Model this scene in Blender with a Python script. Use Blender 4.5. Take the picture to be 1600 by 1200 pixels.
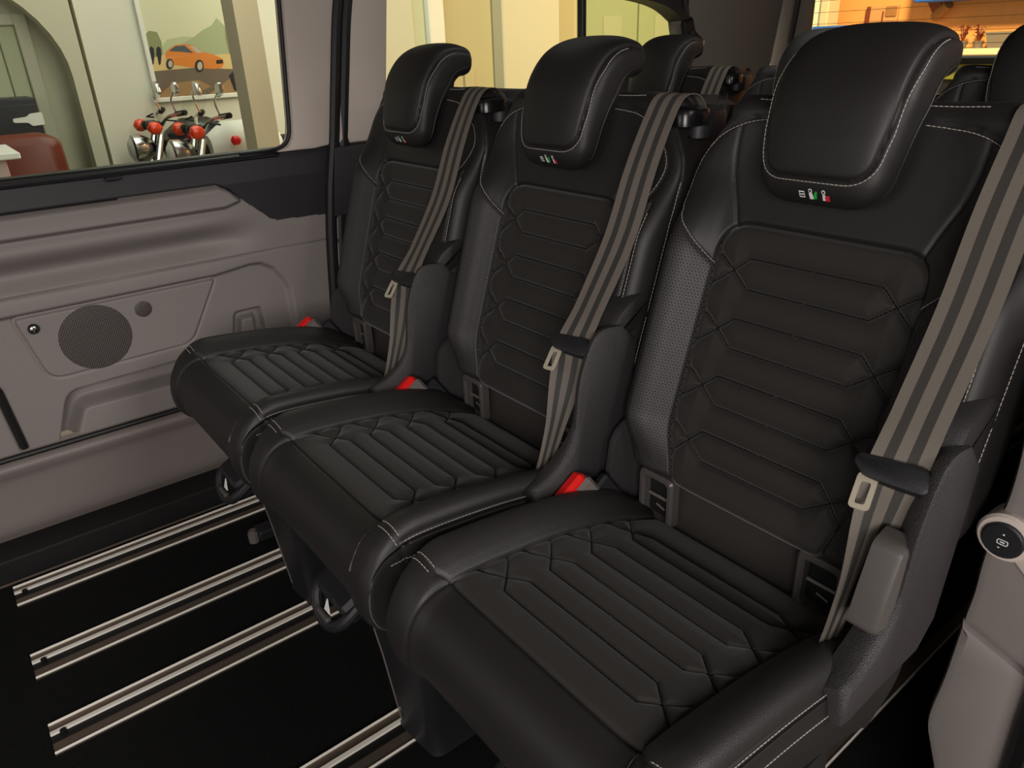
import bpy, math, random
import numpy as np
from mathutils import Vector
random.seed(4)
for o in list(bpy.data.objects): bpy.data.objects.remove(o)
scene = bpy.context.scene
COL = scene.collection
R = math.radians

# ------------------------------------------------------------------ camera
LOC = np.array([1.02367, -.38214, 1.18798]); YAW, PIT, ROLL = R(52.6416), R(24.8298), R(-2.3275); FPX = 1147.95
_cy, _sy = math.cos(YAW), math.sin(YAW)
FW = np.array([-_sy*math.cos(PIT), _cy*math.cos(PIT), -math.sin(PIT)]); RT = np.array([_cy, _sy, 0.]); UP = np.cross(RT, FW)
_cr, _sr = math.cos(ROLL), math.sin(ROLL)
RT, UP = RT*_cr+UP*_sr, UP*_cr-RT*_sr
cam = bpy.data.cameras.new('camera'); camo = bpy.data.objects.new('camera', cam); COL.objects.link(camo)
cam.sensor_width = 36; cam.lens = FPX/1600*36; cam.clip_start = .02; cam.clip_end = 100
from mathutils import Matrix
M = Matrix([[RT[0], UP[0], -FW[0], LOC[0]], [RT[1], UP[1], -FW[1], LOC[1]], [RT[2], UP[2], -FW[2], LOC[2]], [0, 0, 0, 1]])
camo.matrix_world = M
scene.camera = camo

def ray(u, v): return FW+RT*(u-800)/FPX+UP*(600-v)/FPX
def atx(u, v, x):
    d = ray(u, v); return LOC+d*((x-LOC[0])/d[0])
def aty(u, v, y):
    d = ray(u, v); return LOC+d*((y-LOC[1])/d[1])
def atz(u, v, z):
    d = ray(u, v); return LOC+d*((z-LOC[2])/d[2])

# ------------------------------------------------------------------ world, lamps, exposure
scene.view_settings.view_transform = 'Standard'
scene.view_settings.look = 'None'
scene.view_settings.gamma = 1
scene.view_settings.use_curve_mapping = False
scene.view_settings.exposure = 0.0
world = bpy.data.worlds.new('world'); scene.world = world; world.use_nodes = True
bg = world.node_tree.nodes['Background']; bg.inputs[0].default_value = (1.0, .93, .86, 1); bg.inputs[1].default_value = .10

def area(name, loc, target, size, power, color=(1, .95, .88), sy=None):
    l = bpy.data.lights.new(name, 'AREA'); l.energy = power; l.color = color; l.size = size
    if sy: l.shape = 'RECTANGLE'; l.size_y = sy
    o = bpy.data.objects.new(name, l); COL.objects.link(o); o.location = loc
    o.rotation_euler = (Vector(target)-Vector(loc)).to_track_quat('-Z', 'Y').to_euler()
    return o
# showroom ceiling lamp beyond the van; unseen area lights added for the open doorway
area('showroom_lamp_far', (-3.2, 1.6, 3.0), (-4.6, 1.7, .3), 1.6, 145, (1, .985, .90), 6.5)
area('doorway_light', (2.2, -1.5, 1.42), (-.1, .3, .8), 1.2, 46, (1, .94, .90), 1.0)  # unseen soft light standing in for what enters the open doorway
area('side_fill', (3.2, .9, 2.3), (.1, .4, .7), 1.4, 48, (1, .95, .92), .8)  # added side light for highlights on bolsters and headrest flanks
area('front_fill', (-.6, -4.2, 1.7), (-.3, .4, .7), 1.8, 16, (1, .95, .92), 1.0)  # added fill from the front; no windscreen is modelled
area('street_lamp_glow', (-1.0, 4.6, 3.2), (-2.2, 7, 1.2), .5, 400, (1, .74, .42))

# ------------------------------------------------------------------ material helpers
def lin(c):
    return tuple((v/255/12.92 if v/255 <= .04045 else ((v/255+.055)/1.055)**2.4) for v in c)
MATS = {}
def mat(name, rgb, rough=.5, metal=0., bump=None, noise=None, sheen=0., spec=.5, emit=None, coat=0.):
    """rgb in sRGB 0-255; bump=(scale,strength,distance); noise=(scale, amount)"""
    m = bpy.data.materials.new(name); m.use_nodes = True; nt = m.node_tree
    b = nt.nodes['Principled BSDF']; c = lin(rgb)
    b.inputs['Base Color'].default_value = (*c, 1); b.inputs['Roughness'].default_value = rough
    b.inputs['Metallic'].default_value = metal; b.inputs['Specular IOR Level'].default_value = spec
    if sheen: b.inputs['Sheen Weight'].default_value = sheen; b.inputs['Sheen Roughness'].default_value = .4
    if coat: b.inputs['Coat Weight'].default_value = coat
    if emit: b.inputs['Emission Color'].default_value = (*lin(emit[0]), 1); b.inputs['Emission Strength'].default_value = emit[1]
    tc = nt.nodes.new('ShaderNodeTexCoord')
    if noise:
        n = nt.nodes.new('ShaderNodeTexNoise'); n.inputs['Scale'].default_value = noise[0]; n.inputs['Detail'].default_value = 4
        nt.links.new(tc.outputs['Object'], n.inputs['Vector'])
        r = nt.nodes.new('ShaderNodeMapRange'); r.inputs['To Min'].default_value = 1-noise[1]; r.inputs['To Max'].default_value = 1+noise[1]
        nt.links.new(n.outputs['Fac'], r.inputs['Value'])
        mx = nt.nodes.new('ShaderNodeMix'); mx.data_type = 'RGBA'; mx.blend_type = 'MULTIPLY'; mx.inputs[0].default_value = 1
        mx.inputs[6].default_value = (*c, 1); nt.links.new(r.outputs[0], mx.inputs[7]); nt.links.new(mx.outputs[2], b.inputs['Base Color'])
    if bump:
        n2 = nt.nodes.new('ShaderNodeTexVoronoi' if bump[0] > 600 else 'ShaderNodeTexNoise'); n2.inputs['Scale'].default_value = bump[0]
        nt.links.new(tc.outputs['Object'], n2.inputs['Vector'])
        bp = nt.nodes.new('ShaderNodeBump'); bp.inputs['Strength'].default_value = bump[1]; bp.inputs['Distance'].default_value = bump[2]
        nt.links.new(n2.outputs[0], bp.inputs['Height']); nt.links.new(bp.outputs[0], b.inputs['Normal'])
    MATS[name] = m
    return m
def dots_mat(name, base, hole, pitch, rad, rough=.5, bumpd=.001, lift=0):
    """hexagonal pin-hole pattern in the UV map (metres)"""
    m = mat(name, base, rough); nt = m.node_tree; b = nt.nodes['Principled BSDF']
    uv = nt.nodes.new('ShaderNodeUVMap'); sx = nt.nodes.new('ShaderNodeSeparateXYZ'); nt.links.new(uv.outputs[0], sx.inputs[0])
    def mth(op, a, bb=None):
        n = nt.nodes.new('ShaderNodeMath'); n.operation = op
        for i, q in enumerate((a, bb)):
            if q is None: continue
            if isinstance(q, (int, float)): n.inputs[i].default_value = q
            else: nt.links.new(q, n.inputs[i])
        return n.outputs[0]
    def lattice(ox, oy):
        fx = mth('SUBTRACT', mth('FRACT', mth('ADD', mth('DIVIDE', sx.outputs[0], pitch), ox)), .5)
        fy = mth('SUBTRACT', mth('FRACT', mth('ADD', mth('DIVIDE', sx.outputs[1], pitch*1.732), oy)), .5)
        fy = mth('MULTIPLY', fy, 1.732)
        return mth('SQRT', mth('ADD', mth('MULTIPLY', fx, fx), mth('MULTIPLY', fy, fy)))
    d = mth('MINIMUM', lattice(0, 0), lattice(.5, .5))
    mr = nt.nodes.new('ShaderNodeMapRange'); mr.inputs['From Min'].default_value = rad*.8; mr.inputs['From Max'].default_value = rad*1.2
    nt.links.new(d, mr.inputs['Value'])
    mx = nt.nodes.new('ShaderNodeMix'); mx.data_type = 'RGBA'
    mx.inputs[6].default_value = (*lin(hole), 1); mx.inputs[7].default_value = (*lin(base), 1)
    nt.links.new(mr.outputs[0], mx.inputs[0]); nt.links.new(mx.outputs[2], b.inputs['Base Color'])
    bp = nt.nodes.new('ShaderNodeBump'); bp.inputs['Strength'].default_value = .8; bp.inputs['Distance'].default_value = bumpd
    nt.links.new(mr.outputs[0], bp.inputs['Height']); nt.links.new(bp.outputs[0], b.inputs['Normal'])
    return m
def glass_mat(name, tint, gloss=.08):
    m = bpy.data.materials.new(name); m.use_nodes = True; nt = m.node_tree; nt.nodes.clear()
    out = nt.nodes.new('ShaderNodeOutputMaterial'); mix = nt.nodes.new('ShaderNodeMixShader')
    t = nt.nodes.new('ShaderNodeBsdfTransparent'); t.inputs[0].default_value = (*tint, 1)
    g = nt.nodes.new('ShaderNodeBsdfGlossy'); g.inputs['Roughness'].default_value = .02
    mix.inputs[0].default_value = gloss
    nt.links.new(t.outputs[0], mix.inputs[1]); nt.links.new(g.outputs[0], mix.inputs[2]); nt.links.new(mix.outputs[0], out.inputs[0])
    MATS[name] = m; return m
def belt_mat(name):
    m = mat(name, (70, 66, 62), .55, spec=.3); nt = m.node_tree; b = nt.nodes['Principled BSDF']
    uv = nt.nodes.new('ShaderNodeUVMap'); sx = nt.nodes.new('ShaderNodeSeparateXYZ'); nt.links.new(uv.outputs[0], sx.inputs[0])
    cr = nt.nodes.new('ShaderNodeValToRGB'); cr.color_ramp.interpolation = 'CONSTANT'
    L, D_ = (*lin((108, 101, 93)), 1), (*lin((58, 55, 52)), 1)
    el = cr.color_ramp.elements; el[0].position = 0; el[0].color = L; el[1].position = .21; el[1].color = D_
    for p, c in ((.39, L), (.60, D_), (.78, L)):
        e = el.new(p); e.color = c
    nt.links.new(sx.outputs[0], cr.inputs[0]); nt.links.new(cr.outputs[0], b.inputs['Base Color'])
    w = nt.nodes.new('ShaderNodeTexWave'); w.bands_direction = 'Y'; w.inputs['Scale'].default_value = 130; nt.links.new(uv.outputs[0], w.inputs['Vector'])
    bp = nt.nodes.new('ShaderNodeBump'); bp.inputs['Strength'].default_value = .35; bp.inputs['Distance'].default_value = .0006
    nt.links.new(w.outputs['Fac'], bp.inputs['Height']); nt.links.new(bp.outputs[0], b.inputs['Normal'])
    return m

mat('leather', (34, 32, 32), .50, bump=(900, .12, .0006), spec=.42)
mat('leather_grain', (40, 38, 38), .50, bump=(650, .3, .0008), spec=.5)
dots_mat('leather_perforated', (44, 41, 41), (5, 5, 5), .0052, .24, .52, .0006)
mat('suede', (41, 38, 36), .72, bump=(900, .15, .0004), sheen=.25, spec=.35)
mat('thread_white', (172, 164, 156), .7)
mat('thread_dark', (8, 7, 7), 1., spec=.05)
mat('plastic_black', (28, 28, 31), .5, bump=(800, .25, .0006))
mat('plastic_shell', (54, 51, 53), .5, bump=(620, .7, .0012))
mat('plastic_gloss', (20, 20, 22), .25)
mat('plastic_handle', (80, 75, 72), .45, bump=(900, .15, .0004))
mat('pocket_frame', (78, 74, 72), .32)
mat('apron_leather', (54, 50, 48), .5, bump=(900, .12, .0005))
mat('tongue_metal', (220, 210, 188), .35, .5)
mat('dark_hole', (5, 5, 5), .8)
mat('chrome', (200, 200, 198), .22, 1.)
mat('red_button', (225, 28, 24), .35, emit=None)
mat('buckle_grey', (105, 98, 94), .45)
mat('belt_edge', (60, 57, 54), .6)
belt_mat('webbing')
mat('beige_trim', (140, 132, 128), .55, bump=(850, .2, .0006), noise=(3, .03))
mat('beige_pale', (205, 192, 182), .6, bump=(850, .15, .0006), noise=(3, .02))
mat('beige_lower', (134, 124, 120), .5, bump=(850, .2, .0006), noise=(4, .03))
mat('plum_trim', (42, 39, 43), .5, bump=(850, .2, .0006))
mat('rubber', (16, 16, 17), .55)
mat('carpet_black', (20, 20, 20), .95, bump=(420, .9, .004), noise=(160, .5), spec=.15)
mat('rail_brown', (120, 106, 94), .42, .6, bump=(500, .05, .0004))
mat('rail_bright', (240, 234, 222), .35, .0)
mat('rail_slot', (7, 7, 7), .6)
mat('mark_white', (240, 240, 238), .5)
mat('icon_green', (40, 170, 60), .5); mat('icon_red', (225, 40, 60), .5)
dots_mat('grille', (104, 94, 90), (22, 20, 20), .0056, .33, .5, .0006)
glass_mat('window_glass', (.94, .97, .93), .02)
glass_mat('window_glass_tinted', (.78, .86, .74), .03)
mat('headliner', (120, 112, 104), .9)
mat('showroom_wall', (226, 224, 205), .9)
mat('showroom_cream', (206, 203, 178), .9)
mat('showroom_yellow', (188, 180, 140), .85)
mat('showroom_green', (194, 196, 164), .85)
mat('showroom_floor', (150, 140, 125), .35)
mat('white_paint', (232, 232, 220), .6)
mat('pillar_tan', (176, 165, 138), .85)
mat('dark_cabinet', (30, 29, 34), .4)
mat('leather_brown', (112, 44, 20), .38, noise=(8, .35))
mat('facade_orange', (236, 162, 92), .9, noise=(1.5, .12), bump=(60, .3, .01))
mat('facade_shutter', (205, 150, 95), .8)
mat('facade_trim', (160, 110, 60), .8)
mat('blue_awning', (40, 96, 190), .6)
mat('planter_grey', (120, 108, 95), .7)
mat('plant_leaf', (120, 50, 25), .6)
mat('sill_cream', (225, 205, 165), .7)
mat('lime_strip', (120, 120, 40), .7)
mat('tyre', (18, 18, 18), .8)
mat('tank_dark', (30, 34, 36), .2)
mat('orange_lens', (235, 70, 30), .25)
mat('mirror_grey', (165, 165, 155), .35)
mat('screen_clear', (225, 228, 215), .15)

# ------------------------------------------------------------------ mesh helpers
def mk(name, verts, faces, m, parent=None, smooth=True, uv=None, mats=None, fmat=None, sharp=None):
    me = bpy.data.meshes.new(name)
    verts = np.asarray(verts, float)
    me.from_pydata(verts.tolist(), [], faces if isinstance(faces, list) else faces.tolist())
    if mats:
        for k in mats: me.materials.append(MATS[k])
        me.polygons.foreach_set('material_index', list(fmat))
    else: me.materials.append(MATS[m])
    if smooth: me.polygons.foreach_set('use_smooth', [True]*len(me.polygons))
    if uv is not None:
        l = me.uv_layers.new(name='UVMap'); vi = np.zeros(len(me.loops), int); me.loops.foreach_get('vertex_index', vi)
        l.data.foreach_set('uv', np.asarray(uv, float)[vi].ravel())
    me.update()
    if smooth and sharp:
        me.set_sharp_from_angle(angle=R(sharp))
    o = bpy.data.objects.new(name, me); COL.objects.link(o)
    if parent: o.parent = parent
    return o
def fixn(o):
    import bmesh
    bm = bmesh.new(); bm.from_mesh(o.data); bmesh.ops.recalc_face_normals(bm, faces=bm.faces); bm.to_mesh(o.data); bm.free(); return o
class Bld:
    """collects pieces into one mesh"""
    def __init__(s): s.v = []; s.f = []; s.n = 0
    def add(s, v, f):
        v = np.asarray(v, float).reshape(-1, 3); s.v.append(v); s.f += [[i+s.n for i in q] for q in f]; s.n += len(v); return s
    def box(s, c, size, rot=None, bev=0.0):
        hx, hy, hz = [q/2 for q in size]
        if bev <= 0:
            v = np.array([[x, y, z] for x in (-hx, hx) for y in (-hy, hy) for z in (-hz, hz)])
            f = [[0, 1, 3, 2], [4, 6, 7, 5], [0, 4, 5, 1], [2, 3, 7, 6], [0, 2, 6, 4], [1, 5, 7, 3]]
        else:
            b = min(bev, hx*.98, hy*.98, hz*.98); pts = []; idx = {}
            for x in (-1, 1):
                for y in (-1, 1):
                    for z in (-1, 1):
                        for ax in range(3):
                            p = [x*(hx-b), y*(hy-b), z*(hz-b)]; p[ax] = (x*hx, y*hy, z*hz)[ax]
                            idx[(x, y, z, ax)] = len(pts); pts.append(p)
            f = []
            I = lambda x, y, z, a: idx[(x, y, z, a)]
            for sg in (-1, 1):
                f.append([I(sg, -1, -1, 0), I(sg, 1, -1, 0), I(sg, 1, 1, 0), I(sg, -1, 1, 0)][::sg])
                f.append([I(-1, sg, -1, 1), I(-1, sg, 1, 1), I(1, sg, 1, 1), I(1, sg, -1, 1)][::sg])
                f.append([I(-1, -1, sg, 2), I(1, -1, sg, 2), I(1, 1, sg, 2), I(-1, 1, sg, 2)][::sg])
            for a in (-1, 1):
                for c_ in (-1, 1):
                    f.append([I(a, c_, -1, 0), I(a, c_, 1, 0), I(a, c_, 1, 1), I(a, c_, -1, 1)][::-a*c_])
                    f.append([I(a, -1, c_, 0), I(a, 1, c_, 0), I(a, 1, c_, 2), I(a, -1, c_, 2)][::a*c_])
                    f.append([I(-1, a, c_, 1), I(1, a, c_, 1), I(1, a, c_, 2), I(-1, a, c_, 2)][::-a*c_])
            for x in (-1, 1):
                for y in (-1, 1):
                    for z in (-1, 1):
                        f.append([I(x, y, z, 0), I(x, y, z, 1), I(x, y, z, 2)][::x*y*z])
            v = np.array(pts)
        if rot is not None: v = v@np.array(rot).T
        return s.add(v+np.array(c), f)
    def tube(s, path, r, n=8, caps=True):
        P = np.asarray(path, float); m = len(P); rr = np.broadcast_to(np.asarray(r, float), (m,))
        T = np.gradient(P, axis=0); T /= np.linalg.norm(T, axis=1)[:, None]+1e-12
        ref = np.array([0, 0, 1.]) if abs(T[0, 2]) < .9 else np.array([1., 0, 0])
        out = []
        u = np.cross(T[0], ref); u /= np.linalg.norm(u)
        for i in range(m):
            u = u-T[i]*(u@T[i]); u /= np.linalg.norm(u)+1e-12; w = np.cross(T[i], u)
            for k in range(n):
                a = 2*math.pi*k/n; out.append(P[i]+rr[i]*(u*math.cos(a)+w*math.sin(a)))
        f = [[i*n+k, i*n+(k+1) % n, (i+1)*n+(k+1) % n, (i+1)*n+k] for i in range(m-1) for k in range(n)]
        if caps: f += [list(range(n))[::-1], [(m-1)*n+k for k in range(n)]]
        return s.add(out, f)
    def prism(s, poly, fn, d0, d1, bev=0.):
        """poly 2-D outline, fn(p, d) -> 3-D; extruded from depth d0 to d1, front edge (d0) bevelled"""
        poly = np.asarray(poly, float); n = len(poly)
        rings = []
        if bev > 0:
            ins = inset(poly, bev); ins2 = inset(poly, bev*.3)
            sg = 1 if d1 > d0 else -1
            rings = [(ins, d0), (ins2, d0+sg*bev*.3), (poly, d0+sg*bev), (poly, d1)]
        else: rings = [(poly, d0), (poly, d1)]
        v = [fn(p, d) for pl, d in rings for p in pl]
        f = [[i*n+k, i*n+(k+1) % n, (i+1)*n+(k+1) % n, (i+1)*n+k] for i in range(len(rings)-1) for k in range(n)]
        f += [list(range(n))[::-1], [(len(rings)-1)*n+k for k in range(n)]]
        return s.add(v, f)
    def lathe(s, prof, c, axis='z', n=24):
        v = []; m = len(prof)
        for r, h in prof:
            for k in range(n):
                a = 2*math.pi*k/n; p = (r*math.cos(a), r*math.sin(a), h)
                if axis == 'x': p = (p[2], p[0], p[1])
                if axis == 'y': p = (p[0], p[2], p[1])
                v.append(p)
        f = [[i*n+k, i*n+(k+1) % n, (i+1)*n+(k+1) % n, (i+1)*n+k] for i in range(m-1) for k in range(n)]
        f += [list(range(n))[::-1], [(m-1)*n+k for k in range(n)]]
        return s.add(np.array(v)+np.array(c), f)
    def obj(s, name, m, parent=None, smooth=True, sharp=35):
        return fixn2(mk(name, np.vstack(s.v), s.f, m, parent, smooth, sharp=None), sharp if smooth else None)
def fixn2(o, sharp):
    fixn(o)
    if sharp: o.data.set_sharp_from_angle(angle=R(sharp))
    return o
def inset(poly, d):
    P = np.asarray(poly, float); n = len(P)
    A = .5*sum(P[i][0]*P[(i+1) % n][1]-P[(i+1) % n][0]*P[i][1] for i in range(n)); sg = 1 if A > 0 else -1
    out = []
    for i in range(n):
        a, b, c = P[i-1], P[i], P[(i+1) % n]
        e1 = (b-a)/(np.linalg.norm(b-a)+1e-12); e2 = (c-b)/(np.linalg.norm(c-b)+1e-12)
        n1 = np.array([-e1[1], e1[0]])*sg; n2 = np.array([-e2[1], e2[0]])*sg
        k = n1+n2; k = k/max(.35, (k@k)/2)
        out.append(b+k*d)
    return np.array(out)
def roundpoly(pts, r, seg=5):
    P = [np.array(p, float) for p in pts]; n = len(P); out = []
    rr = r if isinstance(r, (list, tuple)) else [r]*n
    for i in range(n):
        a, b, c = P[i-1], P[i], P[(i+1) % n]
        la, lc = np.linalg.norm(a-b), np.linalg.norm(c-b); q = min(rr[i], la*.48, lc*.48)
        p0, p1 = b+(a-b)/la*q, b+(c-b)/lc*q
        for k in range(seg+1):
            t = k/seg; out.append((1-t)**2*p0+2*t*(1-t)*b+t*t*p1)
    return np.array(out)
def spline(pts, n):
    P = np.asarray(pts, float); m = len(P); Q = np.vstack([2*P[0]-P[1], P, 2*P[-1]-P[-2]]); out = []
    for i in np.linspace(0, m-1, n):
        k = min(int(i), m-2); t = i-k; a, b, c, d = Q[k], Q[k+1], Q[k+2], Q[k+3]
        out.append(.5*((2*b)+(-a+c)*t+(2*a-5*b+4*c-d)*t*t+(-a+3*b-3*c+d)*t**3))
    return np.array(out)
def arclen(P):
    return np.concatenate([[0], np.cumsum(np.linalg.norm(np.diff(P, axis=0), axis=1))])
def resample(P, step=None, n=None):
    P = np.asarray(P, float); s = arclen(P); n = n or max(2, int(s[-1]/step)+1); t = np.linspace(0, s[-1], n)
    return np.stack([np.interp(t, s, P[:, k]) for k in range(P.shape[1])], 1)
def sst(x): x = np.clip(x, 0, 1); return x*x*(3-2*x)
def dpoly(X, Y, line, closed=False):
    """distance of grid points to a polyline"""
    d = np.full(np.shape(X), 1e9); L = list(line)+([line[0]] if closed else [])
    for (ax, ay), (bx, by) in zip(L[:-1], L[1:]):
        vx, vy = bx-ax, by-ay; t = np.clip(((X-ax)*vx+(Y-ay)*vy)/(vx*vx+vy*vy+1e-12), 0, 1)
        d = np.minimum(d, np.hypot(X-ax-t*vx, Y-ay-t*vy))
    return d
def inpoly(X, Y, poly):
    ins = np.zeros(np.shape(X), bool); n = len(poly)
    for i in range(n):
        x0, y0 = poly[i-1]; x1, y1 = poly[i]
        c = (y0 > Y) != (y1 > Y)
        ins ^= c & (X < (x1-x0)*(Y-y0)/((y1-y0) if abs(y1-y0) > 1e-12 else 1e-12)+x0)
    return ins
def sdpoly(X, Y, poly):
    d = dpoly(X, Y, [tuple(p) for p in poly], True); return np.where(inpoly(X, Y, poly), -d, d)
class Surf:
    """grid surface over (a, s) with displacement along its normals"""
    def __init__(s, a, t, P): s.a = np.asarray(a); s.t = np.asarray(t); s.P = P; s.norm()
    def norm(s):
        da = np.gradient(s.P, axis=0); dt = np.gradient(s.P, axis=1); n = np.cross(da, dt); s.N = n/(np.linalg.norm(n, axis=2)[..., None]+1e-12)
    def disp(s, d): s.P = s.P+s.N*d[..., None]; s.norm()
    def at(s, a, t, lift=0.):
        i = np.interp(a, s.a, np.arange(len(s.a))); j = np.interp(t, s.t, np.arange(len(s.t)))
        i0 = min(int(i), len(s.a)-2); j0 = min(int(j), len(s.t)-2); u, v = i-i0, j-j0
        g = lambda A: (1-u)*(1-v)*A[i0, j0]+u*(1-v)*A[i0+1, j0]+(1-u)*v*A[i0, j0+1]+u*v*A[i0+1, j0+1]
        return g(s.P)+g(s.N)*lift
    def path(s, line, lift, step=.004):
        L = resample(np.array(line), step); return np.array([s.at(p[0], p[1], lift) for p in L])
    def part(s, name, mask, m, parent=None, flip=False, uv=None):
        """faces where mask (na-1, nt-1) is true"""
        na, nt = len(s.a), len(s.t); I = np.arange(na*nt).reshape(na, nt)
        q = np.stack([I[:-1, :-1], I[1:, :-1], I[1:, 1:], I[:-1, 1:]], -1)[mask]
        if flip: q = q[:, ::-1]
        used, inv = np.unique(q, return_inverse=True); q = inv.reshape(q.shape)
        V = s.P.reshape(-1, 3)[used]
        A, T = np.meshgrid(s.a, s.t, indexing='ij'); UV = np.stack([A.ravel(), T.ravel()], 1)[used]
        return mk(name, V, q, m, parent, True, UV)
def dashes(name, paths, m, parent, step=.0062, ln=.0044, r=.0007):
    b = Bld()
    for P in paths:
        s = arclen(P); t = step/2
        while t+ln < s[-1]:
            a = np.array([np.interp(t, s, P[:, k]) for k in range(3)]); c = np.array([np.interp(t+ln, s, P[:, k]) for k in range(3)])
            d = (c-a)/np.linalg.norm(c-a); up = np.array([.3, -.5, .8]); u = np.cross(d, up); u /= np.linalg.norm(u)+1e-9; w = np.cross(u, d)
            v = [a-d*r, a+u*r, a+w*r, a-u*r, a-w*r, c+u*r, c+w*r, c-u*r, c-w*r, c+d*r]
            f = [[0, 1, 2], [0, 2, 3], [0, 3, 4], [0, 4, 1], [1, 5, 6, 2], [2, 6, 7, 3], [3, 7, 8, 4], [4, 8, 5, 1], [9, 6, 5], [9, 7, 6], [9, 8, 7], [9, 5, 8]]
            b.add(v, f); t += step
    o = b.obj(name, m, parent, True, None); o['kind'] = 'stuff'; return o
def tag(o, label=None, cat=None, group=None, kind=None):
    if label: o['label'] = label
    if cat: o['category'] = cat
    if group: o['group'] = group
    if kind: o['kind'] = kind
    return o
def empty(name, loc=(0, 0, 0), rz=0):
    o = bpy.data.objects.new(name, None); COL.objects.link(o); o.location = loc; o.rotation_euler = (0, 0, rz); o.empty_display_size = .1
    return o
def copy_tree(o, parent=None):
    c = o.copy(); COL.objects.link(c); c.parent = parent
    for ch in list(o.children): copy_tree(ch, c)
    return c
def struct(o, label=None): o['kind'] = 'structure'; return tag(o, label)
xyz = lambda p, d: (p[0], p[1], d)      # outline in x,y
yzx = lambda p, d: (d, p[0], p[1])      # outline in y,z, depth along x
xzy = lambda p, d: (p[0], d, p[1])      # outline in x,z, depth along y

# ================================================================== THE VAN SHELL
XW = -1.0
b = Bld(); b.box((.02, .75, -.03), (1.95, 4.0, .06)); fl = b.obj('floor', 'carpet_black', None, False); struct(fl, 'black carpeted van floor')
# thin bright edge strip by the door sill
b = Bld(); b.box((-.934, .2, .003), (.006, 2.6, .006), bev=.0015); struct(b.obj('trim_1', 'rail_brown', None), 'thin metal edge strip along the door sill')
b = Bld(); b.box((-1.0, .75, .012), (.114, 4.0, .1), bev=.004); struct(b.obj('trim_2', 'rubber', None), 'black sill step below the side wall')
b = Bld(); b.box((-.05, .95, 1.56), (2.1, 4.2, .06)); struct(b.obj('ceiling', 'headliner', None, False), 'beige headliner')

# --- left side: the closed sliding door, one relief panel over (y, z)
door = struct(empty('door_1', (XW, 0, 0)), 'closed sliding door with beige panel and speaker')
ya = np.arange(-1.25, .562, .0027); za = np.arange(.302, .951, .0027)
Yg, Zg = np.meshgrid(ya, za, indexing='ij')
d = np.zeros_like(Yg)
plum = [(-2, .874), (.215, .882), (.238, .868), (.273, .839), (.345, .775), (.365, .767), (.6, .758), (.6, 1.2), (-2, 1.2)]
sp = sdpoly(Yg, Zg, plum)
# belt trim leans back to the glass
d += np.where(Zg > .88, -.5*(Zg-.88)*.35, 0)
d += .018*sst((.50-Yg)/.02)*0
# ledge (arm strip) stands proud, with a lip
ledge = [(-2, .832), (.225, .828), (.262, .838), (.24, .862), (.215, .874), (-2, .868)]
sl = sdpoly(Yg, Zg, ledge); d += .03*sst((-sl+.012)/.016)
# scoop under the ledge
fade = sst((.33-Yg)/.20)
d -= .035*np.exp(-((Zg-.735)/.032)**2)*fade
d += .018*np.exp(-((Zg-.79)/.03)**2)*sst((.36-Yg)/.25)
# split line
d -= .006*np.exp(-((Zg-(.689-.006*Yg))/.0022)**2)
low = Zg < .689
big = [(-2, .646), (.17, .650), (.268, .661), (.300, .658), (.334, .637), (.358, .60), (.371, .568), (.372, .47), (.36, .20), (-2, .20)]
sb = sdpoly(Yg, Zg, big)
d -= .022*sst((-sb+.004)/.016)*low
plate = roundpoly([(-.306, .636), (.168, .636), (.075, .475), (-.27, .470)], [.01, .012, .03, .035], 6)
spl = sdpoly(Yg, Zg, plate)
d += (.010*sst((-spl+.002)/.005)-.003*np.exp(-((spl-.004)/.003)**2))*low
pout = roundpoly([(-.30, .28), (-.245, .425), (.32, .436), (.345, .28)], [.005, .03, .03, .005], 6)
pinn = roundpoly([(-.268, .28), (-.222, .378), (.29, .372), (.305, .28)], [.005, .02, .02, .005], 6)
so, si = sdpoly(Yg, Zg, pout), sdpoly(Yg, Zg, pinn)
d -= .055*sst((-so+.003)/.009)*(1-sst((-si+.012)/.024))*low
hnd = roundpoly([(.184, .45), (.20, .532), (.285, .532), (.29, .45)], .016, 5)
hin = roundpoly([(.200, .44), (.214, .512), (.262, .512), (.262, .44)], .010, 5)
d -= .026*sst(-sdpoly(Yg, Zg, hnd)/.014)*(1-sst(-sdpoly(Yg, Zg, hin)/.012))
# front edge of the panel: shut line
fe = dpoly(Yg, Zg, [(-.452, .689), (-.383, .465), (-.371, .30)])
d -= .03*np.exp(-(fe/.007)**2)
S = Surf(ya, za, np.stack([d, Yg, Zg], -1))
c = lambda A: (A[:-1, :-1]+A[1:, 1:])/2
yc, zc = c(Yg), c(Zg)
m_pl = c(sp) < 0; m_led = (c(sl) < .002) & ~m_pl; m_spk = (c(spl) < .002)
m_low = (zc < .689-.006*yc) & ~m_spk
spk_c = (-.148, .552); rs = .0835
twt_c = (-.025, .597); rt_ = .021
S.part('belt_trim', m_pl, 'plum_trim', door)
S.part('arm_ledge', m_led, 'beige_trim', door)
S.part('lower_panel', m_low, 'beige_trim', door)
S.part('upper_panel', ~(m_pl | m_led | m_spk | m_low), 'beige_trim', door)
spo = S.part('speaker_plate', m_spk, 'beige_trim', door)
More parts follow.
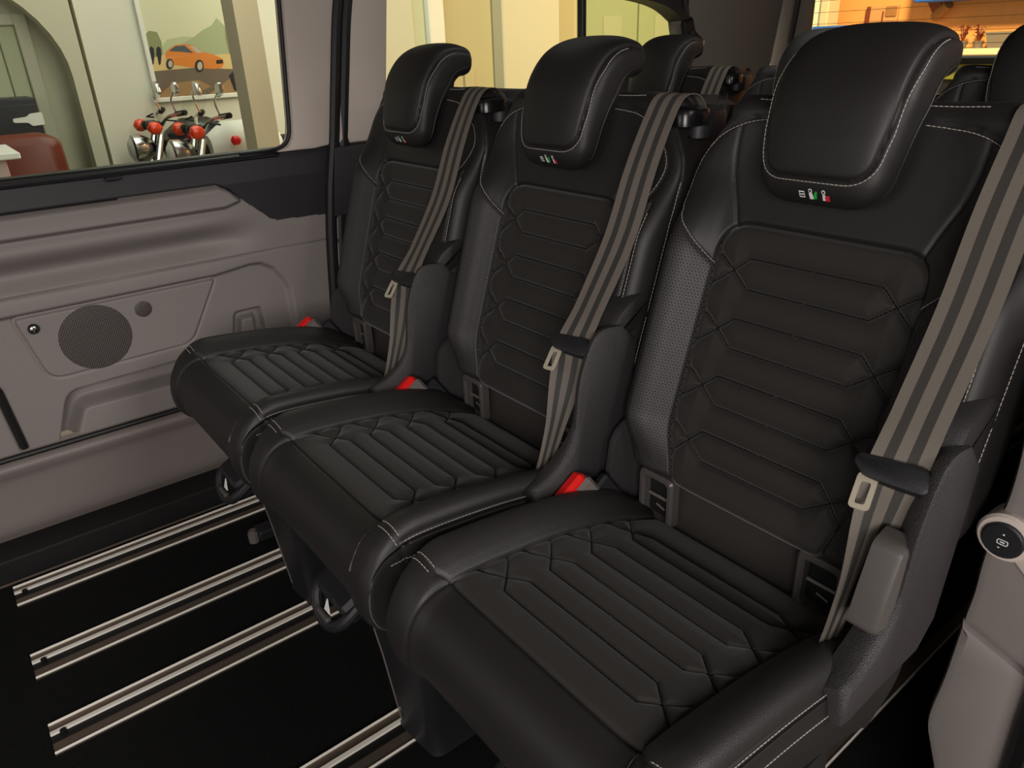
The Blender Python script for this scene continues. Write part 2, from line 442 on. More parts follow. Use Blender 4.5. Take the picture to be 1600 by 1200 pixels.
def disc(name, cy, cz, r, x, m, parent, dome=.003):
    v, f, uv = [(x+dome, cy, cz)], [], [(cy, cz)]; n = 48; rings = 4
    for j in range(1, rings+1):
        for k in range(n):
            a = 2*math.pi*k/n; q = r*j/rings; v.append((x+dome*(1-(j/rings)**4), cy+q*math.cos(a), cz+q*math.sin(a))); uv.append((cy+q*math.cos(a), cz+q*math.sin(a)))
    f += [[0, 1+k, 1+(k+1) % n] for k in range(n)]
    for j in range(rings-1):
        f += [[1+j*n+k, 1+(j+1)*n+k, 1+(j+1)*n+(k+1) % n, 1+j*n+(k+1) % n] for k in range(n)]
    return mk(name, v, f, m, parent, True, uv)
x_pl = float(S.at(spk_c[0], spk_c[1])[0])
disc('speaker_grille', *spk_c, rs, x_pl+.0005, 'grille', spo); disc('tweeter_grille', *twt_c, rt_, x_pl+.0005, 'grille', spo)
bb = Bld(); bb.lathe([(.0125, 0), (.0125, .006), (.011, .008)], (x_pl, -.273, .607), 'x', 20); lk = bb.obj('lock_knob', 'plastic_black', spo)
bb = Bld(); bb.lathe([(.0085, .0), (.0085, .0035), (.007, .0045)], (x_pl+.006, -.273, .607), 'x', 20); bb.box((x_pl+.0105, -.273, .607), (.001, .003, .013)); bb.obj('lock_cap', 'chrome', spo)
# sill with slider channel below the glass
bb = Bld(); bb.box((-.035, -.42, .945), (.05, 1.66, .018), bev=.004); bb.box((-.012, -.42, .938), (.02, 1.64, .010), bev=.003); bb.obj('window_sill', 'rubber', door)
bb = Bld(); bb.tube([(-.006, -1.2, .937), (-.006, .33, .943), (-.012, .40, .947)], .006, 8); bb.obj('sill_lip', 'plastic_black', door)
bb = Bld(); bb.box((.004, -.02, .930), (.014, .035, .010), bev=.003); bb.obj('sill_catch', 'plastic_black', door)
bb = Bld(); bb.tube([(.002, -1.2, .302), (.002, .5, .302)], .0075, 8); bb.obj('bottom_gap_dark', 'rubber', door)  # black tube put in as the shade of the gap above the step panel
bb = Bld(); bb.tube([(-.012, -.452, .688), (-.020, -.383, .465), (-.020, -.371, .31)], .008, 8); bb.obj('shut_line_dark', 'rubber', door)  # black tube darkens the shut line, gap shade put in as colour
# lower step panel of the door
pr = spline([(-.03, .31), (-.012, .297), (.010, .288), (.016, .277), (.010, .262), (-.004, .235), (-.014, .17), (-.022, .10), (-.045, .062)], 40)
yy = np.arange(-1.25, .50, .02)
P = np.array([[(q[0], y, q[1]) for q in pr] for y in yy])
Surf(yy, arclen(pr), P).part('step_panel', np.ones((len(yy)-1, 39), bool), 'beige_lower', door, flip=True)
# window frame in pale beige, rear edge of the door
frame = [(.395, .946), (.425, .956), (.442, .978), (.449, 1.02), (.472, 1.311), (.485, 1.50), (.69, 1.50), (.622, 1.311), (.562, .993), (.551, .950), (.50, .944)]
bb = Bld(); bb.prism(frame, yzx, .012, -.045, .006); bb.obj('window_frame', 'beige_pale', door)
bb = Bld(); bb.tube(np.array([(-.006, q[0]-.004, q[1]) for q in spline([(.30, .950), (.385, .952), (.425, .962), (.441, .985), (.448, 1.03), (.471, 1.311), (.485, 1.49)], 50)]), .0055, 8); bb.obj('window_seal', 'rubber', door)
bb = Bld(); bb.prism([(-1.25, 1.42), (.5, 1.42), (.5, 1.5), (-1.25, 1.5)], yzx, .0, -.05); bb.obj('window_header', 'beige_pale', door)
bb = Bld(); bb.prism([(-1.25, .93), (-1.25, 1.5), (.5, 1.5), (.5, .93)], yzx, -.028, -.033); g = bb.obj('window_1', 'window_glass', None, False); g.location = (XW, 0, 0); struct(g, 'sliding door window pane')
# weather seal between door and rear quarter: two soft ribs
seal = spline([(.70, 1.50), (.637, 1.311), (.60, 1.12), (.572, .96), (.545, .83), (.525, .69), (.508, .50), (.497, .31), (.485, .05)], 60)
bb = Bld(); bb.tube([(XW+.008, q[0]-.012, q[1]) for q in seal], .017, 10); bb.tube([(XW+.006, q[0]+.018, q[1]) for q in seal], .018, 10); struct(bb.obj('trim_3', 'rubber', None), 'black rubber seal behind the sliding door')
# rear quarter on the left: pillar, belt, lower panel, rear windows
q = struct(empty('wall_left', (XW, 0, 0)), 'rear quarter panel of the van beside the seats')
bb = Bld(); bb.prism([(.56, .945), (.715, .945), (.742, 1.06), (.775, 1.311), (.80, 1.5), (.70, 1.5), (.635, 1.311), (.60, 1.12)], yzx, .022, -.05, .02); bb.obj('pillar_trim', 'beige_pale', q)
bb = Bld(); bb.prism([(.52, .752), (2.7, .752), (2.7, .975), (.72, .945), (.55, .945)], yzx, .028, -.05, .012); bb.obj('belt_trim', 'plum_trim', q)
bb = Bld(); bb.prism([(.515, .683), (2.7, .683), (2.7, .750), (.522, .750)], yzx, .018, -.05, .006); bb.obj('quarter_panel', 'beige_trim', q)
bb = Bld(); bb.prism([(.49, .0), (2.7, .0), (2.7, .680), (.515, .680)], yzx, .018, -.05, .006); bb.obj('quarter_panel', 'beige_trim', q)
bb = Bld(); bb.lathe([(.018, 0), (.018, .012), (.012, .016)], (.016, .588, .615), 'x', 20); bb.obj('hook_knob', 'plastic_black', q)
bb = Bld(); bb.prism([(.74, 1.40), (2.05, 1.36), (2.05, 1.5), (.74, 1.5)], yzx, .02, -.05, .01); bb.obj('window_header', 'headliner', q)
hd = spline([(1.45, 1.335), (1.6, 1.33), (1.80, 1.312), (1.93, 1.285), (2.03, 1.235)], 24)
bb = Bld(); bb.prism(list(hd)+[(2.035, 1.235), (2.035, 1.5), (1.45, 1.5)], yzx, .03, -.05, .0); bb.obj('header_curve', 'plum_trim', q)
bb = Bld(); bb.box((0, 1.522, 1.2), (.03, .022, .6), bev=.005); bb.obj('window_divider', 'rubber', q)
bb = Bld(); bb.prism([(2.01, .95), (2.58, .95), (2.64, 1.25), (2.69, 1.5), (1.99, 1.5), (2.0, 1.3), (2.04, 1.16)], yzx, .03, -.05, .02); bb.obj('rear_pillar', 'headliner', q)
for n_, (y0, y1, m_) in enumerate(((.72, 1.515, 'window_glass'), (1.53, 2.06, 'window_glass_tinted'))):
    bb = Bld(); bb.prism([(y0, .93), (y1, .93), (y1, 1.45), (y0, 1.45)], yzx, -.03, -.035); g = bb.obj('window_%d' % (n_+2), m_, None, False); g.location = (XW, 0, 0); struct(g, 'rear side window pane')
# rear end of the van with its window
YR = 2.72
rw = struct(empty('wall_rear', (0, YR, 0)), 'rear end of the van')
bb = Bld(); bb.prism([(-1.05, 0), (1.0, 0), (1.0, .955), (-1.05, .955)], xzy, 0, .05); bb.obj('tailgate_panel', 'plum_trim', rw)
bb = Bld(); bb.prism([(-1.05, .955), (-.905, .955), (-.905, 1.5), (-1.05, 1.5)], xzy, -.02, .05, .012); bb.obj('tailgate_frame', 'headliner', rw)
bb = Bld(); bb.prism([(.86, .955), (1.0, .955), (1.0, 1.5), (.86, 1.5)], xzy, -.02, .05, .012); bb.obj('tailgate_frame', 'headliner', rw)
bb = Bld(); bb.prism([(-1.05, 1.44), (1.0, 1.44), (1.0, 1.5), (-1.05, 1.5)], xzy, -.02, .05, .012); bb.obj('tailgate_header', 'headliner', rw)
bb = Bld(); bb.tube([(-.955, -.05, .9), (-.94, -.055, 1.1), (-.915, -.06, 1.3), (-.89, -.06, 1.5)], .012, 8); bb.obj('tailgate_seal', 'rubber', rw)
bb = Bld()
for k in range(11):
    z = 1.0+k*.043; bb.tube([(-.90, .028, z), (.86, .028, z)], .0008, 4)
hl = bb.obj('heating_wires', 'facade_trim', rw); hl['kind'] = 'stuff'
bb = Bld(); bb.prism([(-.92, .94), (.88, .94), (.88, 1.46), (-.92, 1.46)], xzy, .03, .034); g = bb.obj('window_4', 'window_glass', None, False); g.location = (0, YR, 0); struct(g, 'tailgate window pane')
# right-hand side: pillar trim at the rear of the open sliding door
wr = struct(empty('wall_right', (0, .5, 0)), 'beige trim at the rear of the open side door')
px = [(1660, 520), (1625, 600), (1600, 664), (1582, 737), (1566, 787), (1548, 822), (1528, 880), (1515, 928), (1497, 976), (1470, 1055), (1448, 1108), (1442, 1135), (1446, 1165), (1452, 1200)]
left = [aty(u, v, .5) for u, v in px]
lo_ = [(p[0], p[2]) for p in left]
zs_ = .36
edge = spline(lo_, 60)
seam = (aty(1500, 975, .5), aty(1596, 1053, .5))
zseam = lambda x: seam[0][2]+(x-seam[0][0])*(seam[1][2]-seam[0][2])/(seam[1][0]-seam[0][0])
def rtrim(name, pts, dep0, m):
    bb = Bld(); bb.prism(pts, xzy, dep0, .26, .014); return bb.obj(name, m, wr)
upper = [tuple(p) for p in edge if p[1] > zseam(p[0])+.002]; lower = [tuple(p) for p in edge if p[1] < zseam(p[0])-.002]
xe, zt = 1.02, upper[0][1]
rtrim('pillar_upper', upper+[(upper[-1][0]+.0, zseam(upper[-1][0])+.002), (.874, zseam(.874)+.002), (.95, zseam(.95)+.002), (.95, zt)], 0, 'beige_trim')
rtrim('pillar_lower', [(lower[0][0], zseam(lower[0][0])-.002)]+lower+[(lower[-1][0]+.01, .0), (.95, .0), (.95, zseam(.95)-.002), (.874, zseam(.874)-.002)], 0.002, 'beige_trim')
bb = Bld(); bb.tube([(.93, -.004, 1.1), (.915, -.006, .8), (.905, -.006, .6), (.905, -.006, .4), (.91, 0, .05)], .022, 10); bb.obj('door_seal', 'rubber', wr)
hb = aty(1580, 845, .5); bc = aty(1571, 836, .5)
bb = Bld(); bb.lathe([(.030, .03), (.031, -.006), (.028, -.010), (.022, -.011)], (bc[0]+.002, 0, bc[2]), 'y', 28)
bb.prism(roundpoly([(bc[0]-.026, bc[2]+.012), (bc[0]+.02, bc[2]+.024), (bc[0]+.09, bc[2]-.035), (bc[0]+.08, bc[2]-.085)], .02), xzy, -.008, .03, .006); hbz = bb.obj('button_bezel', 'beige_pale', wr)
bb = Bld(); bb.lathe([(.0225, -.008), (.0225, -.0145), (.0205, -.016)], (bc[0]+.002, 0, bc[2]), 'y', 28); bb.obj('release_button', 'plastic_black', hbz)
bb = Bld(); yb = -.0165
for r0 in (0,):
    ring = roundpoly([(-.0055, -.003), (.0055, -.003), (.0055, .003), (-.0055, .003)], .0022)
    pts = np.array([(bc[0]+.003+p[0], yb, bc[2]-.001+p[1]) for p in ring]); bb.tube(np.vstack([pts, pts[:1]]), .0006, 5)
bb.box((bc[0]+.003, yb, bc[2]-.001), (.005, .0008, .0012)); bb.add([(bc[0]+.001, yb, bc[2]+.0085), (bc[0]+.004, yb, bc[2]+.0085), (bc[0]+.0025, yb, bc[2]+.011)], [[0, 1, 2]]); bb.add([(bc[0]-.001, yb, bc[2]-.0085), (bc[0]+.002, yb, bc[2]-.0085), (bc[0]+.0005, yb, bc[2]-.0105)], [[0, 1, 2]])
bb.obj('button_symbol', 'mark_white', hbz)
bb = Bld(); bb.prism([(.25, 0), (2.2, 0), (2.2, .95), (.25, .95)], yzx, .94, 1.0); bb.obj('rear_quarter', 'plum_trim', wr)

# --- floor rails
def rail(x0, y0, y1, w, label, z=0.0):
    o = empty('floor_rail', (x0, y0, z)); L = y1-y0; cy = L/2
    tag(o, label, 'floor rail', 'metal seat rails set in the carpet')
    bb = Bld(); bb.box((w*.5, cy, .002), (w, L, .004)); bb.obj('base_plate', 'rail_brown', o, False)
    for a, c_ in ((0, .04), (.96, 1.0)):
        bb = Bld(); bb.box((w*(a+c_)/2, cy, .005), (w*(c_-a), L, .008), bev=.0012); bb.obj('rim', 'rail_bright', o)
    bb = Bld(); bb.box((w*.36, cy, .006), (w*.13, L, .007), bev=.001); bb.obj('lip', 'rail_bright', o)
    bb = Bld(); bb.box((w*.535, cy, .0045), (w*.22, L, .003)); bb.obj('slot', 'rail_slot', o, False)
    bb = Bld(); bb.lathe([(.006, 0), (.006, .004)], (w*.44, .022, .007), 'z', 12); bb.obj('stop_pin', 'rail_slot', o)
    return o
W = .085
for x0, lab in ((-.909, 'metal floor rail beside the sliding door sill'), (-.616, 'metal floor rail second from the sliding door sill'), (-.378, 'metal floor rail third from the sliding door sill'), (.035, 'metal floor rail running under the middle seat foot'), (.335, 'metal floor rail under the left foot of the seat by the open door'), (.555, 'metal floor rail under the right foot of the seat by the open door')):
    rail(x0, -.4946, 1.9, W, lab)

# ================================================================== SEATS
def curve1(pts, n=400):
    P = spline(pts, n); return P, arclen(P)
BX = -.010                                    # the back sits a touch off the cushion's middle
def by(z): return .432+.32*(z-.595)
def build_backrest(seat):
    csL, clL = curve1([(0, 0), (.07, .0), (.125, .001), (.150, .008), (.168, .022), (.186, .038), (.204, .047), (.216, .044), (.224, .034), (.229, .012), (.230, -.02), (.229, -.06), (.226, -.11)])
    csR, clR = curve1([(0, 0), (.07, .0), (.125, .001), (.150, .008), (.168, .020), (.188, .034), (.208, .044), (.228, .048), (.246, .044), (.259, .031), (.266, .010), (.268, -.02), (.267, -.06), (.262, -.11)])
    hl = lambda cl: np.concatenate([np.arange(0, .158, .0019), np.arange(.158, .28, .0035), np.arange(.28, cl[-1], .006)])
    a = np.concatenate([-hl(clL)[:0:-1], hl(clR)])
    zt = np.concatenate([np.linspace(.520, .56, 10)[:-1], np.arange(.56, .95, .0019), np.arange(.95, 1.078, .004), np.linspace(1.078, 1.19, 26)])
    A, T = np.meshgrid(a, zt, indexing='ij')
    X0 = np.where(A < 0, -np.interp(-A, clL, csL[:, 0]), np.interp(A, clR, csR[:, 0])); D0 = np.where(A < 0, np.interp(-A, clL, csL[:, 1]), np.interp(A, clR, csR[:, 1]))
    Zt = np.minimum(T, 1.078); e = np.clip(T-1.078, 0, 1)
    bf = (.25+.75*sst((1.01-Zt)/.13))*(.30+.70*sst((Zt-.548)/.085))
    wf = (1-.20*sst((Zt-.985)/.12)**1.2)*(.86+.14*sst((Zt-.535)/.11))
    wf = wf*(1-.10*sst(e/.09))
    D = np.where(D0 > 0, D0*bf, D0)
    # roll over the top and back
    r = .030; ph = np.clip(e/r, 0, 1.9)
    ex = np.clip(e-r*1.9, 0, 1)
    y = by(Zt)-D*.95; z = Zt+D*.25*np.where(D > 0, 1, .3)
    y = y+r*(1-np.cos(ph))+ex*.95; z = z+r*np.sin(ph)*.9-ex*.35
    # tuck under at the bottom
    q = np.clip((.56-T)/.04, 0, 1); y = y+.045*q**2; z = z+.012*q
    P = np.stack([X0*wf+BX, y, z], -1)
    S = Surf(a, zt, P)
    flip = S.N[len(a)//2, 60, 1] > 0
    if flip: S.N *= -1
    def disp(d):
        S.P = S.P+S.N*d[..., None]; S.norm()
        if flip: S.N *= -1
    Xf = A
    # quilted centre panel
    pan = roundpoly([(-.150, .40), (.150, .40), (.150, .938), (-.150, .938)], [.01, .01, .045, .045], 8)
    sp = sdpoly(Xf, T, pan); ins = sp < 0
    disp_ = np.zeros_like(A)
    disp_ += np.where(ins, .007*(1-np.exp(sp/.010)), 0)-.006*np.exp(-(sp/.0032)**2)
    ql = []
    for i in range(4):
        z0 = .893-.0853*i; z1 = z0-.0425
        for sx in (-1, 1):
            ql.append([(0, z0), (sx*.098, z0), (sx*.149, z0-.0445)])
            ql.append([(0, z1), (sx*.092, z1), (sx*.149, z1+.0445)])
    qd = np.full(A.shape, 1e9)
    for L in ql: qd = np.minimum(qd, dpoly(A, T, L))
    qd = np.where(ins, qd, 1)
    disp_ -= np.where(ins, .0040*np.exp(-(qd/.0026)**2)+.0095*np.exp(-qd/.013), 0)
    # leather seams
    sh = lambda s: [(s*.153, .876), (s*.20, .908), (s*.238, .942), (s*.254, .985), (s*.250, 1.03), (s*.225, 1.062), (s*.185, 1.078), (s*.10, 1.086)]
    SH = [[tuple(p) for p in spline([(s*q[0], q[1]) for q in sh(1)], 30)] for s in (-1, 1)]
    top = [(-.10, 1.086), (.10, 1.086)]
    dg = lambda s: [tuple(p) for p in spline([(s*.132, .930), (s*.146, .968), (s*.170, 1.015), (s*.205, 1.066)], 14)]
    CR = .232; OU = .312
    CQ = {-1: .232, 1: .250}
    crest = lambda s: [(s*CQ[s], .56), (s*CQ[s], .80), (s*CQ[s], .90), (s*(CQ[s]+.002), .944)]
    outer = lambda s: [(s*OU, .54), (s*OU, .9), (s*(OU-.012), 1.0), (s*(OU-.03), 1.06)]
    sd = np.full(A.shape, 1e9)
    for s in (-1, 1):
        for L in (SH[0 if s < 0 else 1], dg(s), crest(s), outer(s)): sd = np.minimum(sd, dpoly(A, T, L))
    sd = np.minimum(sd, dpoly(A, T, top)); sd = np.where(ins, 1, sd)
    disp_ -= .0028*np.exp(-(sd/.0022)**2)+.0016*np.exp(-sd/.007)
    disp_ += .012*np.exp(-((A)/.16)**2)*np.exp(-((T-1.01)/.05)**2)*0
    disp(disp_)
    cc = lambda Q: (Q[:-1, :-1]+Q[1:, 1:])/2
    ac, tc, pc = cc(A), cc(T), cc(sp)
    body = np.ones(ac.shape, bool)
    m_p = pc < 0
    parts = {}
    mb = {}
    for s in (-1, 1):
        poly = [(s*.149, .3), (s*.149, .874)]+[p for p in SH[0 if s < 0 else 1] if p[1] < .944]+[(s*(CQ[s]+.002), .944), (s*CQ[s], .9), (s*CQ[s], .8), (s*CQ[s], .3)]
        mb[s] = inpoly(ac, tc, poly) & ~m_p
    back = S.part('backrest', body & ~m_p & ~mb[-1] & ~mb[1], 'leather', seat, flip)
    S.part('quilted_panel', m_p, 'suede', back, flip)
    for s in (-1, 1): S.part('side_bolster', mb[s], 'leather_perforated', back, flip)
    off = .004
    Wp = []
    for s in (-1, 1):
        L = SH[0 if s < 0 else 1]; Wp.append(S.path([(p[0]+s*-.0045*(1 if p[1] < 1.05 else .3), p[1]+(.0 if p[1] < 1.04 else -.005)) for p in L], .0006))
        if s < 0: continue
        Wp.append(S.path([(s*(CQ[s]+.005), z) for z in (.57, .7, .86, .93)], .0006))
        Wp.append(S.path([(s*(OU-.005), z) for z in (.57, .7, .9, .98)], .0006))
    Wp.append(S.path([(-.10, 1.081), (.10, 1.081)], .0006))
    Wp.append(S.path([(-.20, 1.108), (.20, 1.108)], .0006))
    dashes('seam_stitching', Wp, 'thread_white', back)
    Qp = [S.path(L, .0006) for L in ql]
    dashes('quilt_stitching', Qp, 'thread_dark', back, .0058, .0036, .0007)
    # moulded back shell
    sh_ = roundpoly([(-.235, .50), (.225, .50), (.225, 1.03), (.18, 1.065), (-.20, 1.065), (-.235, 1.03)], .04, 5)
    bb = Bld(); bb.prism(sh_, lambda p, d: (p[0], by(p[1])+d, p[1]), .050, .135, .02); bb.obj('back_shell', 'plastic_black', back)
    return back, S

def build_cushion(seat):
    cs, cl = curve1([(0, 0), (.10, 0), (.150, .002), (.168, .010), (.184, .024), (.202, .035), (.220, .038), (.234, .030), (.242, .012), (.245, -.015), (.243, -.05), (.236, -.10)])
    prof = spline([(.43, .445), (.40, .462), (.30, .498), (.20, .520), (.10, .533), (.03, .538), (.0, .534), (-.024, .523), (-.042, .500), (-.050, .468), (-.048, .435), (-.032, .408), (.0, .398)], 400); pl = arclen(prof)
    amax = cl[-1]
    ah = np.concatenate([np.arange(0, .172, .0022), np.arange(.172, .27, .0035), np.arange(.27, amax, .006)]); a = np.concatenate([-ah[:0:-1], ah])
    k0 = int(np.argmin(np.abs(prof[:, 0]-.018)+(prof[:, 1] < .53)*1)); s0 = pl[k0]
    s = np.concatenate([np.arange(0, s0+.01, .0022), np.arange(s0+.01, pl[-1], .005)])
    A, T = np.meshgrid(a, s, indexing='ij')
    X0 = np.sign(A)*np.interp(np.abs(A), cl, cs[:, 0]); D0 = np.interp(np.abs(A), cl, cs[:, 1])
    py, pz = np.interp(T, pl, prof[:, 0]), np.interp(T, pl, prof[:, 1])
    dy = np.gradient(prof[:, 0], pl); dz = np.gradient(prof[:, 1], pl)
    ty, tz = np.interp(T, pl, dy), np.interp(T, pl, dz); n_ = np.hypot(ty, tz); ny, nz = -(-tz)/n_*-1, -ty/n_
    # outward normal of the profile (travelling forward: -y, then down)
    ny, nz = tz/n_, -ty/n_
    front = sst((T-(s0-.02))/.09); rear = sst((.10-T)/.10)
    bf = (1-.72*front)*(1-.55*rear)
    D = np.where(D0 > 0, D0*bf, D0*(1-.25*front))
    wf = 1-.035*front
    P = np.stack([X0*wf, py+ny*D, pz+nz*D], -1)
    S = Surf(a, s, P)
    flip = S.N[len(a)//2, 60, 2] < 0
    if flip: S.N *= -1
    # s of a given y on the top face
    def sy(y): return float(np.interp(-y, -prof[:330, 0], pl[:330]))
    QW = .168
    ql = []
    ys = [.066, .106, .146, .186, .226, .270, .315, .355]
    for i in range(0, 8, 2):
        f_, r_ = sy(ys[i]), sy(ys[i+1])
        for sg in (-1, 1):
            ql.append([(0, f_), (sg*.118, f_), (sg*QW, f_-.048)])
            ql.append([(0, r_), (sg*.112, r_), (sg*QW, r_+.046)])
    ins = (np.abs(A) < QW) & (T < s0)
    sp = np.maximum(np.abs(A)-QW, T-s0)
    dd = np.where(ins, .004*(1-np.exp(sp/.009)), 0)-.0045*np.exp(-(sp/.003)**2)
    qd = np.full(A.shape, 1e9)
    for L in ql: qd = np.minimum(qd, dpoly(A, T, L))
    dd -= np.where(ins, .0034*np.exp(-(qd/.0024)**2)+.0060*np.exp(-qd/.012), 0)
    NC = .262                                     # seam along the bolster crest
    s1 = s0+.012
    capL = [(QW, s0), (NC-.02, s1), (NC, s1)]
    sd = np.full(A.shape, 1e9)
    for sg in (-1, 1):
        for L in ([(QW, s0), (QW+.03, s1), (NC+.01, s1), (.36, s1+.01)], [(NC, .02), (NC, s1)], [(QW, s0), (QW+.02, s0+.06), (QW+.03, pl[-1])]):
            sd = np.minimum(sd, dpoly(A, T, [(sg*x, t) for x, t in L]))
    dd -= np.where(ins, 0, .0026*np.exp(-(sd/.0022)**2)+.0014*np.exp(-sd/.006))
    S.P = S.P+S.N*dd[..., None]; S.norm()
    if flip: S.N *= -1
    cc = lambda Q: (Q[:-1, :-1]+Q[1:, 1:])/2
    ac, tc = cc(A), cc(T)
    m_q = (np.abs(ac) < QW) & (tc < s0)
    m_b = {sg: (ac*sg >= QW) & (ac*sg < NC) & (tc < s1) for sg in (-1, 1)}
    cu = S.part('cushion', ~m_q & ~m_b[-1] & ~m_b[1], 'leather', seat, flip)
    S.part('quilted_panel', m_q, 'suede', cu, flip)
    for sg in (-1, 1): S.part('side_bolster', m_b[sg], 'leather_grain', cu, flip)
    Wp = []
    for sg in (-1, 1):
        Wp.append(S.path([(sg*(NC+.004), .12), (sg*(NC+.004), s1-.004)], .0006))
        Wp.append(S.path([(sg*(QW+.03), s1-.004), (sg*(NC-.004), s1-.004)], .0006))
        Wp.append(S.path([(sg*(NC+.006), s1+.004), (sg*(QW+.03), s1+.004)], .0006))
        Wp.append(S.path([(sg*(NC+.035), .10), (sg*(NC+.035), s1+.005), (sg*(NC+.03), s1+.03)], .0006))
    dashes('seam_stitching', Wp, 'thread_white', cu)
    dashes('quilt_stitching', [S.path(L, .0006) for L in ql], 'thread_dark', cu, .0058, .0036, .0007)
    # pale piping round the front corners
    for sg in (1,):
        bb = Bld(); bb.tube(S.path([(sg*(QW+.002), s0+.004), (sg*(QW+.018), s0+.05), (sg*(QW+.026), s0+.085)], .0008), .0011, 6); bb.obj('corner_piping', 'buckle_grey', cu)
    return cu, S

def build_headrest(seat):
    cen = spline([(.533, .988), (.540, 1.03), (.551, 1.075), (.567, 1.118), (.594, 1.150), (.630, 1.163), (.672, 1.162)], 90)
    L = arclen(cen); n = len(L)
    dy, dz = np.gradient(cen[:, 0]), np.gradient(cen[:, 1]); q = np.hypot(dy, dz); ty, tz = dy/q, dz/q
    ny, nz = -tz, ty                             # towards the front and top
    ht = np.interp(L/L[-1], [0, .12, .3, .55, .8, 1], [.020, .026, .031, .034, .033, .029])
    hw = np.interp(L/L[-1], [0, .25, .5, .75, 1], [.083, .091, .096, .095, .090])
    l = np.concatenate([[0, .0008, .002, .004, .007, .011], np.arange(.015, L[-1]-.015, .0024), L[-1]-np.array([.015, .011, .007, .004, .002, .0008, 0])])
    I = lambda v: np.interp(l, L, v)
    cy, cz, NY, NZ, HT, HW = I(cen[:, 0]), I(cen[:, 1]), I(ny), I(nz), I(ht), I(hw)
    e = np.minimum(l, L[-1]-l)
    er = np.where(l < L[-1]/2, .02, .010)
    HT = HT*np.sqrt(np.clip(1-np.clip(1-e/er, 0, 1)**2.2, .0004, 1))
    rc = np.where(l < L[-1]/2, .042, .016); k = np.clip(rc-e, 0, None); HW = HW-rc+np.sqrt(np.clip(rc**2-k**2, 1e-8, None))
    ex = 2/4.2
    cg = np.concatenate([np.linspace(-.96, .96, 97)]); tf = np.arccos(np.sign(cg)*np.abs(cg)**(1/ex))[::-1]
    te = np.linspace(0, tf[0], 14)[:-1]
    half = np.concatenate([te, tf, math.pi-te[::-1]]); th = np.concatenate([half[:-1], [math.pi], math.pi+half[1:]]); th[-1] = 2*math.pi
    c_, s_ = np.cos(th), np.sin(th)
    cx = np.sign(c_)*np.abs(c_)**ex; sx = np.sign(s_)*np.abs(s_)**(2/3.0)
    X = cx[:, None]*HW[None]; Dn = sx[:, None]*HT[None]
    # crown the front face a little
    Dn = Dn+np.where(sx[:, None] > 0, .006*(1-cx[:, None]**2)*np.ones_like(HT)[None]*sst(e/.03)[None], 0)
    Dn = np.where(sx[:, None] < 0, Dn*(1+.75*np.exp(-((l-L[-1]*.58)/.055)**2))[None], Dn)
    P = np.stack([X-.018, cy[None]+NY[None]*Dn, cz[None]-.008+NZ[None]*Dn], -1)
    S = Surf(th, l, P)
    mid = (len(half)//2, len(l)//3)
    flip = S.N[mid][1] > 0
    if flip: S.N *= -1
    Th, Lg = np.meshgrid(th, l, indexing='ij')
    CX = np.broadcast_to(X, Lg.shape); fr = Dn > 0
    # inset pad outline in (x, l): lower corners round, open towards the top
    pad = roundpoly([(-.072, .034), (.072, .034), (.085, .11), (.084, .30), (-.084, .30), (-.085, .11)], [.03, .03, .02, .001, .001, .02], 7)
    sp = np.where(fr, sdpoly(CX, Lg, pad), .05)
    d = np.where(sp < 0, .0025*(1-np.exp(sp/.006)), 0)-.0035*np.exp(-(sp/.0024)**2)
    S.P = S.P+S.N*d[..., None]; S.norm()
    if flip: S.N *= -1
    cc = lambda Q: (Q[:-1, :-1]+Q[1:, 1:])/2
    m_p = (cc(sp) < 0) & (cc(Dn) > 0)
    hr = S.part('headrest', ~m_p, 'leather', seat, flip)
    S.part('headrest_pad', m_p, 'leather', hr, flip)
    # stitch line just outside the pad
    def at(x, ll, lift):
        col = np.interp(ll, l, np.arange(len(l))); j = int(col)
        w = np.interp(ll, l, HW); cxv = np.clip(x/w, -1, 1)
        t = math.acos(np.sign(cxv)*abs(cxv)**(1/ex)); return S.at(t, ll, lift)
    out = inset(pad, -.005)
    idx = [i for i in range(len(out)) if out[i][1] < L[-1]-.012]
    loopR = [p for p in out if p[0] >= 0 and p[1] < .24]; loopL = [p for p in out if p[0] < 0 and p[1] < .24]
    loopR.sort(key=lambda p: (p[1] > .06, p[1] if p[1] > .06 else 0)); 
    bt = [p for p in out if p[1] < .09]
    bt.sort(key=lambda p: math.atan2(p[0], -(p[1]-.09)))
    line = [(-.089, .212), (-.091, .16)]+[tuple(p) for p in bt]+[(.091, .16), (.089, .212)]
    line = resample(np.array(line), .003)
    dashes('headrest_stitching', [np.array([at(p[0], p[1], .0007) for p in line])], 'thread_white', hr, .0058, .0042, .0007)
    # side piping from the corner up the flank
    for s in (1, -1):
        pp = []
        for ll in np.linspace(.02, L[-1]-.02, 40):
            pp.append(S.at(6.05 if s > 0 else math.pi+.23, ll, .0006))
        bb = Bld(); bb.tube(pp, .0012, 5); bb.obj('side_piping', 'leather_grain', hr)
    # care icons on the lower lip
    def flat(pts, mi, V, F, FM, lift=.0009):
        i0 = len(V); V += [tuple(at(p[0]+.010, p[1], lift)) for p in pts]; F.append(list(range(i0, i0+len(pts)))); FM.append(mi)
    V, F, FM = [], [], []
    def rectf(x0, x1, l0, l1, mi, lf=.0009): flat([(x0, l0), (x1, l0), (x1, l1), (x0, l1)], mi, V, F, FM, lf)
    def circ(x, ll, r, mi, lf=.0010): flat([(x+r*math.cos(t), ll+r*math.sin(t)) for t in np.linspace(0, 2*math.pi, 13)[:-1]], mi, V, F, FM, lf)
    z0 = .013
    for j in range(3): rectf(-.024, -.0165, z0-.003+j*.0032, z0-.0015+j*.0032, 0)
